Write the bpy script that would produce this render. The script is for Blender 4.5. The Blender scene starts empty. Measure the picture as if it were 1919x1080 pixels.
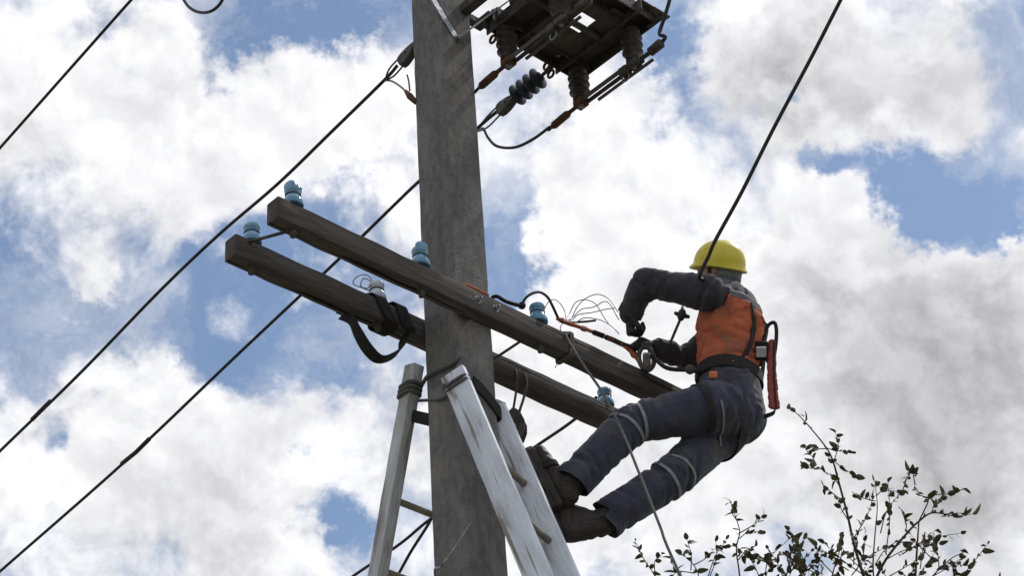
import bpy, bmesh, math, random
import numpy as np
from mathutils import Vector, Matrix, noise
from mathutils.bvhtree import BVHTree

random.seed(11)
scene = bpy.context.scene
COL = scene.collection
V = Vector
rad = math.radians

# ------------------------------------------------------------------ camera
PITCH, ROLL, FPX = rad(35.58), rad(4.125), 4182.46
CAM = V((0.0, -7.7, 1.5))
fw = V((0, math.cos(PITCH), math.sin(PITCH)))
u0 = V((0, -math.sin(PITCH), math.cos(PITCH)))
r0 = V((1, 0, 0))
rt = r0 * math.cos(ROLL) - u0 * math.sin(ROLL)
up = r0 * math.sin(ROLL) + u0 * math.cos(ROLL)
cd = bpy.data.cameras.new('camera')
cam = bpy.data.objects.new('camera', cd)
COL.objects.link(cam)
M = Matrix((rt, up, -fw)).transposed().to_4x4()
M.translation = CAM
cam.matrix_world = M
cd.sensor_width = 36.0
cd.lens = 36.0 * FPX / 1919.0
cd.clip_start = 0.1
cd.clip_end = 5000
scene.camera = cam

# ------------------------------------------------------------------ view
vs = scene.view_settings
vs.view_transform = 'Standard'
vs.look = 'None'
vs.gamma = 1
vs.use_curve_mapping = False
vs.exposure = 0.0

# ------------------------------------------------------------------ sun
SUN_EL, SUN_AZ = rad(56), rad(48)          # azimuth measured from +Y towards +X
sdir = V((math.sin(SUN_AZ) * math.cos(SUN_EL), math.cos(SUN_AZ) * math.cos(SUN_EL), math.sin(SUN_EL)))
sl = bpy.data.lights.new('sun', 'SUN')
sl.energy = 3.0
sl.angle = rad(2.0)
sl.color = (1.0, 0.95, 0.88)
so = bpy.data.objects.new('sun', sl)
COL.objects.link(so)
so.rotation_euler = sdir.to_track_quat('Z', 'Y').to_euler()
so.location = (5, 20, 30)

# ------------------------------------------------------------------ world: sky with broken cumulus
def pix_dir(x, y):
    return (fw + rt * ((x - 959.5) / FPX) + up * ((540 - y) / FPX)).normalized()

world = bpy.data.worlds.new('World')
scene.world = world
world.use_nodes = True
nt = world.node_tree
nt.nodes.clear()
N = nt.nodes.new
L = nt.links.new

def wmath(op, a, b=None, clamp=False):
    n = N('ShaderNodeMath'); n.operation = op; n.use_clamp = clamp
    for i, v in enumerate((a, b)):
        if v is None: continue
        if isinstance(v, (int, float)): n.inputs[i].default_value = v
        else: L(v, n.inputs[i])
    return n.outputs[0]

def wmap(v, a, b, c, d, smooth=True):
    n = N('ShaderNodeMapRange')
    n.interpolation_type = 'SMOOTHSTEP' if smooth else 'LINEAR'
    L(v, n.inputs[0])
    for i, q in enumerate((a, b, c, d)): n.inputs[i + 1].default_value = q
    return n.outputs[0]

def wnoise(vec, scale, detail, rough, dist=0.0, color=False):
    n = N('ShaderNodeTexNoise')
    n.inputs['Scale'].default_value = scale
    n.inputs['Detail'].default_value = detail
    n.inputs['Roughness'].default_value = rough
    n.inputs['Distortion'].default_value = dist
    L(vec, n.inputs['Vector'])
    return n.outputs['Color' if color else 'Fac']

def wvec(op, a, b):
    n = N('ShaderNodeVectorMath'); n.operation = op
    for i, v in enumerate((a, b)):
        if isinstance(v, (tuple, Vector)): n.inputs[i].default_value = tuple(v)
        elif isinstance(v, (int, float)): n.inputs['Scale'].default_value = v
        else: L(v, n.inputs[i])
    return n

tc = N('ShaderNodeTexCoord')
gdir = tc.outputs['Generated']
wn = wnoise(gdir, 15.0, 6.0, 0.62, 0.0, True)
wn2 = wvec('SUBTRACT', wn, (0.5, 0.5, 0.5)).outputs[0]
sc = N('ShaderNodeVectorMath'); sc.operation = 'SCALE'; sc.inputs['Scale'].default_value = 0.10
L(wn2, sc.inputs[0])
warped = wvec('ADD', gdir, sc.outputs[0]).outputs[0]

def patches(lst, start):
    acc = start
    for (x, y, r, w) in lst:
        d = wvec('DISTANCE', warped, pix_dir(x, y)).outputs['Value']
        g = wmap(d, 0.0, r / FPX, w, 0.0)
        acc = wmath('ADD', acc, g) if acc is not None else g
    return acc

# openings (negative) and cloud banks (positive): direction given by picture pixel, radius in pixels
OPEN = [(400, -20, 160, -1.2), (560, 0, 180, -1.3), (720, 20, 165, -1.4), (225, 10, 110, -.8), (-30, 570, 210, -.9),
        (130, 620, 170, -.9), (290, 560, 170, -.65), (400, 470, 140, -.7), (330, 660, 150, -.6), (450, 640, 170, -.8),
        (600, 650, 180, -1.0), (720, 690, 160, -1.0), (560, 450, 130, -.6), (690, 400, 130, -.7), (740, 560, 150, -.9), (880, 500, 150, -.7),
        (620, 905, 120, -1.25), (640, 985, 80, -.5), (955, 400, 150, -.9), (940, 540, 110, -.7), (990, 240, 80, -.7),
        (1265, 105, 130, -1.25), (1520, 300, 100, -1.1), (1640, 320, 130, -.9), (1770, 360, 160, -1.3), (1860, 300, 150, -.9),
        (1830, 425, 110, -.9), (1900, 60, 170, -.9), (130, 790, 80, -.6), (250, 130, 70, -.6)]
BANK = [(60, 170, 260, .7), (330, 230, 270, .8), (620, 230, 240, .8), (130, 540, 85, .9), (200, 860, 280, .8), (470, 960, 330, .8),
        (1080, 110, 170, .8), (1130, 330, 250, 1.0), (1180, 560, 260, .9), (1050, 850, 320, .8), (1450, 90, 240, .9),
        (1560, 420, 170, .8), (1500, 650, 330, .8), (1780, 720, 380, .8), (1900, 500, 130, .8), (1915, 345, 60, .8), (1650, 140, 180, .6), (700, 480, 60, .4), (1620, 920, 230, .9), (1490, 190, 80, .8)]
base = wmath('MULTIPLY_ADD', wnoise(gdir, 5.5, 2.0, 0.5), 2.0)
base.node.inputs[2].default_value = -0.95
fine = wmath('MULTIPLY_ADD', wnoise(gdir, 24.0, 9.0, 0.62, 0.25), 2.3)
fine.node.inputs[2].default_value = -1.12
dens = wmath('ADD', base, fine)
dens = patches(OPEN, dens)
dens = patches(BANK, dens)
cover = wmap(dens, -0.40, 0.36, 0.0, 1.0)
veil = wmap(wnoise(warped, 11.0, 7.0, 0.62, 0.3), 0.40, 0.74, 0.04, 0.60)     # thin torn cloud across the blue
veil = patches([(1265, 105, 150, -.5), (1700, 340, 220, -.40), (1830, 380, 150, -.40), (560, 10, 220, -.30), (720, 30, 180, -.3), (620, 905, 130, -.4)], veil)
veil = wmath('MAXIMUM', veil, 0.03)
cover = wmath('SUBTRACT', 1.0, wmath('MULTIPLY', wmath('SUBTRACT', 1.0, cover), wmath('SUBTRACT', 1.0, veil)))
# cloud brightness: billows lit from the sun's side, thick parts greyer, soft inner relief
shift = wvec('ADD', gdir, (rt * .0035 + up * .0075)).outputs[0]
fine2 = wnoise(shift, 24.0, 4.0, 0.55, 0.25)
fine1 = wnoise(gdir, 24.0, 4.0, 0.55, 0.25)
emboss = wmap(wmath('SUBTRACT', fine2, fine1), -0.09, 0.10, 0.0, 0.15)
relief = wnoise(warped, 12.0, 7.0, 0.6, 0.3)
thick = wmap(dens, 0.35, 1.9, 0.0, 0.10)
GREY = [(1560, 150, 210, .24), (1430, 220, 170, .22), (1750, 600, 360, .22), (1870, 800, 420, .25), (1540, 620, 230, .14), (1650, 950, 350, .14),
        (330, 1020, 300, .18), (1780, 130, 230, .22), (1300, 330, 130, .10)]
grey = patches(GREY, wmath('ADD', wmath('ADD', thick, emboss), wmap(relief, 0.40, 0.74, 0.0, 0.21)))
bright = wmath('MAXIMUM', wmath('SUBTRACT', 1.09, grey), 0.42)
bright = wmath('MULTIPLY', bright, 10.0)
ccol = N('ShaderNodeCombineColor')
L(wmath('MULTIPLY', bright, 0.995), ccol.inputs[0]); L(wmath('MULTIPLY', bright, 0.995), ccol.inputs[1]); L(wmath('MULTIPLY', bright, 1.025), ccol.inputs[2])
sky = N('ShaderNodeTexSky')
sky.sky_type = 'NISHITA'
sky.sun_disc = False
sky.sun_elevation = SUN_EL
sky.sun_rotation = SUN_AZ
sky.air_density = 1.3
sky.dust_density = 0.4
sky.ozone_density = 3.2
mx = N('ShaderNodeMix'); mx.data_type = 'RGBA'
L(cover, mx.inputs['Factor'])
L(sky.outputs[0], mx.inputs['A'])
L(ccol.outputs[0], mx.inputs['B'])
bg = N('ShaderNodeBackground'); bg.inputs['Strength'].default_value = 0.1
L(mx.outputs['Result'], bg.inputs['Color'])
world.cycles.sampling_method = 'MANUAL'
world.cycles.sample_map_resolution = 256
wo = N('ShaderNodeOutputWorld')
L(bg.outputs[0], wo.inputs[0])

# ------------------------------------------------------------------ site frame (pole, crossarm direction)
PX, HA, PSI = -0.2388, 6.788, rad(44.73)
A = V((math.cos(PSI), math.sin(PSI), 0))       # along the crossarms
B = V((-math.sin(PSI), math.cos(PSI), 0))      # along the line, away from the street
Z = V((0, 0, 1))
P0 = V((PX, 0, 0))
def W(a, b, z): return P0 + A * a + B * b + Z * z
def on_plane(x, y, p, n):
    d = fw + rt * ((x - 959.5) / FPX) + up * ((540 - y) / FPX)
    return CAM + d * ((V(p) - CAM).dot(n) / d.dot(n))
def at(x, y, Y): return on_plane(x, y, (0, Y, 0), V((0, 1, 0)))

# ------------------------------------------------------------------ materials
def mat(name, col, rough=0.7, metal=0.0, col2=None, scale=20.0, stretch=(1, 1, 1), bump=0.0, bscale=None, detail=6.0,
        col3=None, streak=None, scale3=4.0, lo=0.35, hi=0.65, lo3=0.5, hi3=0.62, spec=0.4, trans=0.0, ior=1.45, sheen=0.0, weave=0.0):
    m = bpy.data.materials.new(name)
    m.use_nodes = True
    t = m.node_tree
    b = t.nodes['Principled BSDF']
    b.inputs['Roughness'].default_value = rough
    b.inputs['Metallic'].default_value = metal
    b.inputs['Specular IOR Level'].default_value = spec
    b.inputs['Transmission Weight'].default_value = trans
    b.inputs['IOR'].default_value = ior
    b.inputs['Sheen Weight'].default_value = sheen
    b.inputs['Base Color'].default_value = (*col, 1)
    co = t.nodes.new('ShaderNodeTexCoord')
    mp = t.nodes.new('ShaderNodeMapping')
    mp.inputs['Scale'].default_value = stretch
    t.links.new(co.outputs['Object'], mp.inputs['Vector'])
    def nz(s, d, r=0.6):
        n = t.nodes.new('ShaderNodeTexNoise')
        n.inputs['Scale'].default_value = s; n.inputs['Detail'].default_value = d; n.inputs['Roughness'].default_value = r
        t.links.new(mp.outputs[0], n.inputs['Vector'])
        return n.outputs['Fac']
    def mr(v, a, c):
        n = t.nodes.new('ShaderNodeMapRange'); n.inputs[1].default_value = a; n.inputs[2].default_value = c
        t.links.new(v, n.inputs[0]); return n.outputs[0]
    def mixc(f, c1, c2):
        n = t.nodes.new('ShaderNodeMix'); n.data_type = 'RGBA'
        t.links.new(f, n.inputs['Factor'])
        for k, c in (('A', c1), ('B', c2)):
            if isinstance(c, tuple): n.inputs[k].default_value = (*c, 1)
            else: t.links.new(c, n.inputs[k])
        return n.outputs['Result']
    cur = col
    if col2:
        cur = mixc(mr(nz(scale, detail), lo, hi), cur, col2)
    if col3:
        cur = mixc(mr(nz(scale3, 5.0, 0.7), lo3, hi3), cur, col3)
    if streak:
        sc_, st_, lo_, hi_, kc = streak
        mp2 = t.nodes.new('ShaderNodeMapping'); mp2.inputs['Scale'].default_value = st_
        t.links.new(co.outputs['Object'], mp2.inputs['Vector'])
        n2 = t.nodes.new('ShaderNodeTexNoise'); n2.inputs['Scale'].default_value = sc_; n2.inputs['Detail'].default_value = 4.0
        t.links.new(mp2.outputs[0], n2.inputs['Vector'])
        cur = mixc(mr(n2.outputs['Fac'], lo_, hi_), cur, kc)
    if not isinstance(cur, tuple):
        t.links.new(cur, b.inputs['Base Color'])
    if bump > 0:
        bp = t.nodes.new('ShaderNodeBump')
        bp.inputs['Strength'].default_value = bump
        bp.inputs['Distance'].default_value = 0.01
        t.links.new(nz(bscale or scale * 2, 8.0), bp.inputs['Height'])
        t.links.new(bp.outputs[0], b.inputs['Normal'])
        rr = t.nodes.new('ShaderNodeMapRange')
        rr.inputs[3].default_value = max(0.05, rough - 0.12); rr.inputs[4].default_value = min(1, rough + 0.12)
        t.links.new(nz(scale, 4.0), rr.inputs[0]); t.links.new(rr.outputs[0], b.inputs['Roughness'])
    return m

MT = {
 'concrete': mat('weathered concrete', (.185, .179, .176), .93, 0, (.125, .121, .119), 34, (1, 1, .6), 1.0, 120, detail=9.0, col3=(.24, .228, .218), scale3=6.0, lo3=.5, hi3=.70, spec=.2, streak=(13, (1, 1, .10), .56, .76, (.115, .111, .109))),
 'timber': mat('weathered timber', (.105, .092, .084), .9, 0, (.048, .040, .036), 16, (.10, 1, 1), 1.0, 40, col3=(.17, .158, .148), scale3=9.0, lo3=.50, hi3=.72, spec=.2, streak=(34, (.035, 1, 1), .60, .66, (.016, .013, .011))),
 'paint': mat('worn white paint', (.72, .76, .84), .78, 0, (.50, .53, .59), 14, (.22, 1, 1), .8, 50, col3=(.26, .24, .21), scale3=11.0, lo3=.55, hi3=.68, spec=.3, streak=(40, (.05, 1, 1), .60, .68, (.24, .22, .20))),
 'grey_paint': mat('worn grey paint', (.54, .55, .57), .8, 0, (.34, .34, .34), 14, (.2, 1, 1), .7, 50, col3=(.17, .15, .13), scale3=11.0, lo3=.48, hi3=.64, spec=.3),
 'rung': mat('bare rung wood', (.27, .24, .19), .85, 0, (.16, .14, .11), 25, (1, 1, 1), .4, 60),
 'steel': mat('dull galvanised steel', (.30, .31, .33), .5, .75, (.16, .15, .15), 30, (1, 1, 1), .2, 80),
 'strip': mat('bright galvanised strip', (.52, .55, .60), .42, .7, (.38, .40, .44), 30, (1, 1, 1), .15, 60),
 'dark_steel': mat('old painted steel', (.105, .096, .088), .75, .2, (.065, .058, .053), 18, (1, 1, 1), .4, 60, col3=(.13, .06, .03), scale3=12, lo3=.60, hi3=.74),
 'rust': mat('rusty fitting', (.17, .075, .035), .85, .2, (.07, .04, .03), 30, (1, 1, 1), .5, 90),
 'porcelain': mat('brown glazed porcelain', (.050, .034, .027), .45, 0, (.03, .023, .02), 14, (1, 1, 1), .1, 30, spec=.25),
 'glass': mat('blue insulator glass', (.16, .40, .60), .08, 0, (.10, .28, .45), 5, (1, 1, 1), spec=.8, ior=1.5, trans=.30),
 'clear_glass': mat('pale insulator glass', (.50, .58, .64), .14, 0, (.30, .36, .44), 8, (1, 1, 1), spec=.7, ior=1.5),
 'disc_glass': mat('dark glazed disc', (.045, .05, .068), .4, 0, (.03, .033, .045), 12, (1, 1, 1), .05, 30, spec=.25),
 'cable': mat('dark cable', (.035, .035, .038), .6, .2, (.02, .02, .02), 40),
 'alu': mat('old aluminium wire', (.16, .16, .17), .5, .6, (.09, .09, .095), 60),
 'rope': mat('grey rope', (.15, .146, .14), .95, 0, (.09, .088, .085), 120, (1, 1, 1), .6, 200),
 'webbing': mat('black webbing', (.016, .015, .016), .85, 0, (.026, .025, .026), 60, (1, 1, 1), .4, 300),
 'orange_rope': mat('orange rope', (.46, .11, .05), .88, 0, (.22, .06, .04), 60, (1, 1, 1), .5, 220),
 'trousers': mat('navy work cloth', (.050, .052, .082), .92, 0, (.036, .037, .060), 12, (1, 1, 1), .35, 260, col3=(.085, .080, .082), scale3=7, lo3=.52, hi3=.72, sheen=.15),
 'jacket': mat('charcoal work cloth', (.050, .049, .060), .92, 0, (.034, .033, .042), 12, (1, 1, 1), .35, 260, col3=(.085, .080, .082), scale3=7, lo3=.52, hi3=.74, sheen=.15),
 'orange': mat('orange work cloth', (.86, .27, .135), .88, 0, (.66, .17, .08), 9, (1, 1, 1), .35, 240, col3=(.52, .28, .19), scale3=9, lo3=.50, hi3=.70, sheen=.1),
 'reflect': mat('grey reflective tape', (.27, .27, .29), .75, 0, (.18, .18, .20), 30, (1, 1, 1), .2, 200),
 'helmet': mat('yellow helmet plastic', (.66, .56, .045), .38, 0, (.58, .49, .04), 9, (1, 1, 1), .06, 120, col3=(.60, .50, .10), scale3=18, lo3=.6, hi3=.75, spec=.5),
 'hood': mat('grey knitted hood', (.34, .35, .37), .95, 0, (.24, .25, .26), 60, (1, 1, 1), .5, 200),
 'skin': mat('skin', (.50, .31, .23), .6, 0, (.44, .26, .19), 20, (1, 1, 1), .1, 120),
 'hair': mat('short dark hair', (.045, .034, .028), .8, 0, (.08, .062, .05), 90, (1, 1, .2), .8, 200),
 'eye': mat('eye white', (.75, .74, .72), .3),
 'boot': mat('black boot leather', (.030, .025, .023), .62, 0, (.045, .038, .034), 16, (1, 1, 1), .4, 90, col3=(.07, .058, .05), scale3=8, lo3=.58, hi3=.8),
 'rubber': mat('sole rubber', (.03, .028, .027), .85, 0, (.055, .05, .045), 20, (1, 1, 1), .4, 90),
 'glove': mat('dark work glove', (.026, .025, .028), .9, 0, (.045, .042, .044), 40, (1, 1, 1), .5, 200),
 'red_web': mat('faded red webbing', (.36, .085, .07), .9, 0, (.22, .06, .055), 40, (1, 1, 1), .4, 220),
 'buckle': mat('bright buckle steel', (.62, .63, .66), .3, .9, (.45, .46, .5), 40),
 'bark': mat('twig bark', (.060, .045, .034), .9, 0, (.035, .027, .022), 30, (1, 1, .3), .6, 60),
 'leaf': mat('autumn leaf', (.055, .052, .020), .6, 0, (.085, .062, .020), 2.5, (1, 1, 1), .1, 60, col3=(.035, .04, .016), scale3=3.5, trans=0.0),
 'ground': mat('dry soil and worn grass', (.145, .137, .122), .95, 0, (.195, .185, .165), .6, (1, 1, 1), .5, 6, col3=(.10, .10, .06), scale3=.15, lo3=.4, hi3=.6, spec=.1),
}

# ------------------------------------------------------------------ mesh helpers
def set_props(o, label=None, cat=None, group=None, kind=None):
    if label: o['label'] = label
    if cat: o['category'] = cat
    if group: o['group'] = group
    if kind: o['kind'] = kind
    return o

def thing(name, loc, label, cat, group=None):
    o = bpy.data.objects.new(name, None)
    o.empty_display_size = 0.1
    o.location = loc
    COL.objects.link(o)
    return set_props(o, label, cat, group)

def root_loc(o):
    while o.parent: o = o.parent
    return V(o.location)

def mesh_obj(name, me, m, parent=None, smooth=True, loc=None):
    """me is in world coordinates (or local ones when loc is given)."""
    o = bpy.data.objects.new(name, me)
    COL.objects.link(o)
    if loc is not None:
        o.location = V(loc) - (root_loc(parent) if parent else V())
    else:
        org = root_loc(parent) if parent else V()
        if parent is not None and org.length > 0:
            me.transform(Matrix.Translation(-org))
    if parent: o.parent = parent
    if m is not None and not me.materials: me.materials.append(m)
    if smooth:
        me.polygons.foreach_set('use_smooth', [True] * len(me.polygons))
    me.update()
    return o

def fin(bm, name='m'):
    bmesh.ops.recalc_face_normals(bm, faces=bm.faces)
    me = bpy.data.meshes.new(name)
    bm.to_mesh(me); bm.free()
    return me

def auto_sharp(me, ang=40):
    bm = bmesh.new(); bm.from_mesh(me)
    for e in bm.edges:
        if len(e.link_faces) == 2 and e.calc_face_angle(0) > rad(ang): e.smooth = False
    bm.to_mesh(me); bm.free()

def frame(axis, hint=V((0, 0, 1))):
    z = V(axis).normalized()
    x = hint.cross(z)
    if x.length < 1e-3: x = V((1, 0, 0)).cross(z)
    x.normalize()
    return Matrix((x, z.cross(x), z)).transposed()

def add_box(bm, c, ax, size, bevel=0.0, segs=1, cuts=0, rough=0.0):
    """box centred at c with axis matrix columns ax (3x3) and full sizes"""
    t = bmesh.new()
    bmesh.ops.create_cube(t, size=1.0)
    bmesh.ops.scale(t, vec=size, verts=t.verts)
    if bevel > 0: bmesh.ops.bevel(t, geom=list(t.edges), offset=bevel, segments=segs, profile=.5, affect='EDGES', clamp_overlap=True)
    if cuts:
        lng = [e for e in t.edges if abs((e.verts[0].co - e.verts[1].co)[max(range(3), key=lambda i: size[i])]) > max(size) * .5]
        bmesh.ops.subdivide_edges(t, edges=lng, cuts=cuts, use_grid_fill=True)
    if rough:
        for v in t.verts:
            q = v.co * 9
            v.co += V((0, noise.noise(q + V((3, 0, 0))), noise.noise(q + V((0, 7, 0))))) * rough if max(size) == size[0] else V((noise.noise(q), noise.noise(q + V((9, 1, 1))), 0)) * rough
    Mx = ax.to_4x4(); Mx.translation = V(c)
    bmesh.ops.transform(t, matrix=Mx, verts=t.verts)
    merge(bm, t)

def merge(bm, t):
    me = bpy.data.meshes.new('tmp'); t.to_mesh(me); t.free()
    bm.from_mesh(me); bpy.data.meshes.remove(me)

def smooth_path(pts, n=6):
    pts = [V(p) for p in pts]
    if len(pts) < 3: return pts
    out = []
    for i in range(len(pts) - 1):
        p0 = pts[i - 1] if i else pts[0] * 2 - pts[1]
        p1, p2 = pts[i], pts[i + 1]
        p3 = pts[i + 2] if i + 2 < len(pts) else p2 * 2 - p1
        for k in range(n):
            t = k / n
            out.append(.5 * ((2 * p1) + (p2 - p0) * t + (2 * p0 - 5 * p1 + 4 * p2 - p3) * t * t + (3 * p1 - p0 - 3 * p2 + p3) * t ** 3))
    out.append(pts[-1])
    return out

def add_tube(bm, pts, r, seg=8, closed=False):
    pts = [V(p) for p in pts]
    n = len(pts)
    rs = r if isinstance(r, (list, tuple)) else [r] * n
    rings = []
    x = None
    for i, p in enumerate(pts):
        if closed: d = pts[(i + 1) % n] - pts[i - 1]
        else: d = pts[min(i + 1, n - 1)] - pts[max(i - 1, 0)]
        d.normalize()
        if x is None: x = frame(d).col[0].copy()
        x = (x - d * x.dot(d))
        if x.length < 1e-5: x = frame(d).col[0].copy()
        x.normalize()
        y = d.cross(x)
        rings.append([bm.verts.new(p + (x * math.cos(2 * math.pi * k / seg) + y * math.sin(2 * math.pi * k / seg)) * rs[i]) for k in range(seg)])
    m = n if closed else n - 1
    for i in range(m):
        a, b = rings[i], rings[(i + 1) % n]
        for k in range(seg):
            bm.faces.new((a[k], a[(k + 1) % seg], b[(k + 1) % seg], b[k]))
    if not closed:
        bm.faces.new(rings[0][::-1]); bm.faces.new(rings[-1])

def add_lathe(bm, prof, org, axis, seg=24, hint=V((0, 0, 1))):
    F = frame(axis, hint)
    rings = []
    for (r, h) in prof:
        c = V(org) + F.col[2] * h
        rings.append([bm.verts.new(c + (F.col[0] * math.cos(2 * math.pi * k / seg) + F.col[1] * math.sin(2 * math.pi * k / seg)) * max(r, 1e-4)) for k in range(seg)])
    for a, b in zip(rings, rings[1:]):
        for k in range(seg):
            bm.faces.new((a[k], a[(k + 1) % seg], b[(k + 1) % seg], b[k]))
    bm.faces.new(rings[0][::-1]); bm.faces.new(rings[-1])

def add_ribbon(bm, pts, wvecs, thick=0.003):
    """flat strap with thickness; wvecs = half-width vectors"""
    pts = [V(p) for p in pts]; n = len(pts)
    ring = []
    for i in range(n):
        d = (pts[min(i + 1, n - 1)] - pts[max(i - 1, 0)]).normalized()
        w = V(wvecs[i]) if isinstance(wvecs, list) else V(wvecs)
        t = d.cross(w).normalized() * thick * .5
        ring.append([bm.verts.new(pts[i] + w + t), bm.verts.new(pts[i] - w + t), bm.verts.new(pts[i] - w - t), bm.verts.new(pts[i] + w - t)])
    for a, b in zip(ring, ring[1:]):
        for k in range(4): bm.faces.new((a[k], a[(k + 1) % 4], b[(k + 1) % 4], b[k]))
    bm.faces.new(ring[0][::-1]); bm.faces.new(ring[-1])

def tube_obj(name, pts, r, m, parent=None, seg=8, n=6):
    bm = bmesh.new(); add_tube(bm, smooth_path(pts, n) if n > 1 else pts, r, seg)
    return mesh_obj(name, fin(bm), m, parent)

def box_obj(name, c, ax, size, m, parent=None, bevel=0.004, **k):
    bm = bmesh.new(); add_box(bm, c, ax, size, bevel, **k)
    return mesh_obj(name, fin(bm), m, parent, smooth=False)

def bolt_obj(name, c, axis, r, h, m, parent, rod=0.0):
    bm = bmesh.new()
    add_lathe(bm, [(r, 0), (r, h * .8), (r * .85, h)], c, axis, 6)
    add_lathe(bm, [(r * 1.5, -h * .12), (r * 1.5, h * .1)], c, axis, 12)
    if rod: add_lathe(bm, [(r * .5, 0), (r * .5, h + rod)], c, axis, 8)
    return mesh_obj(name, fin(bm), m, parent, smooth=False)

AX = Matrix((A, B, Z)).transposed()          # crossarm frame as columns
ID = Matrix.Identity(3)

# ------------------------------------------------------------------ ground
bm = bmesh.new()
bmesh.ops.create_grid(bm, x_segments=60, y_segments=60, size=600)
for v in bm.verts:
    d = v.co.length
    v.co.z = (noise.noise(v.co * .012) * 6 + 2.0) * min(1, max(0, (d - 40) / 200))
set_props(mesh_obj('ground', fin(bm), MT['ground']), kind='structure')

# ------------------------------------------------------------------ concrete pole
pole = thing('utility_pole', W(0, 0, 0), 'square weathered grey concrete utility pole carrying two timber crossarms', 'pole')
def pole_half(z): return .1025 * (1 - .0206 * (z - HA))
bm = bmesh.new()
rings = []
zs = list(np.linspace(-1.0, 10.3, 150))
CH = .010
for z in zs:
    h = pole_half(z)
    pr = []
    K = 4
    for (sx, sy, ex, ey) in ((-1, -1, 1, -1), (1, -1, 1, 1), (1, 1, -1, 1), (-1, 1, -1, -1)):
        p = V((sx * h, sy * h, 0)); q = V((ex * h, ey * h, 0)); d = (q - p).normalized()
        p = p + d * CH; q = q - d * CH
        for k in range(K + 1): pr.append(p.lerp(q, k / K))
    ring = []
    for k, p in enumerate(pr):
        w = W(p.x, p.y, z)
        nrm = (A * p.x + B * p.y).normalized()
        e = noise.noise(w * 7) * .0012 + noise.noise(w * 28) * .0011
        if k % (K + 1) in (0, K):
            chip = max(0, noise.noise(w * 11 + V((5, 5, 5))) - .35)
            e -= chip * .022
        ring.append(bm.verts.new(w + nrm * e))
    rings.append(ring)
for a, b in zip(rings, rings[1:]):
    n = len(a)
    for k in range(n): bm.faces.new((a[k], a[(k + 1) % n], b[(k + 1) % n], b[k]))
bm.faces.new(rings[-1])
me = fin(bm); auto_sharp(me, 30)
mesh_obj('shaft', me, MT['concrete'], pole)
for (aa, zz) in ((.03, 6.86),):
    bolt_obj('through_bolt', W(.12, .0, 6.73), A, .016, .02, MT['steel'], pole, .03)
    bolt_obj('through_bolt', W(.12, -.03, 6.62), A, .014, .018, MT['dark_steel'], pole, .02)

# ------------------------------------------------------------------ timber crossarms
AW, AHH = .0734, .103
G = .1025 + .008
def crossarm(side, a0, a1, label):
    b0 = (-G - AW / 2) if side < 0 else (G + AW / 2)
    t = thing('crossarm', W((a0 + a1) / 2, b0, HA), label, 'crossarm', 'timber crossarms')
    c = W((a0 + a1) / 2, b0, HA + AHH / 2)
    bm = bmesh.new()
    add_box(bm, V((0, 0, 0)), ID, (a1 - a0, AW, AHH), .007, 2, cuts=80, rough=.0030)
    me = fin(bm); auto_sharp(me, 30)
    o = bpy.data.objects.new('beam', me); COL.objects.link(o)
    me.materials.append(MT['timber'])
    me.polygons.foreach_set('use_smooth', [True] * len(me.polygons))
    o.parent = t
    o.location = c - V(t.location)
    o.rotation_euler = (0, 0, PSI)
    return t, b0
armF, BF = crossarm(-1, -1.087, 1.20, 'dark timber crossarm with the orange lanyard lying over it')
armK, BK = crossarm(1, -1.071, 1.16, 'dark timber crossarm with a black sling looped round it')
for b_, t_, s_ in ((BF, armF, -1), (BK, armK, 1)):
    for da in (-.05, .05):
        bolt_obj('through_bolt', W(da, b_ + s_ * AW / 2, HA + .055), B * s_, .012, .014, MT['steel'], t_, .012)
# iron tie bar between the two arm ends and the bar by the pole
tb = tube_obj('tie_rod', [W(-1.0, BF, HA - .008), W(-1.0, BK, HA + AHH + .004)], .007, MT['dark_steel'], None, 8, 1)
set_props(tb, 'thin dark tie rod joining the two crossarm ends', 'rod')
tb = tube_obj('tie_rod', [W(.235, BF + .02, HA - .006), W(.235, BK, HA - .006)], .006, MT['dark_steel'], None, 8, 1)
set_props(tb, 'thin dark tie rod under the crossarms next to the pole', 'rod')

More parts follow.
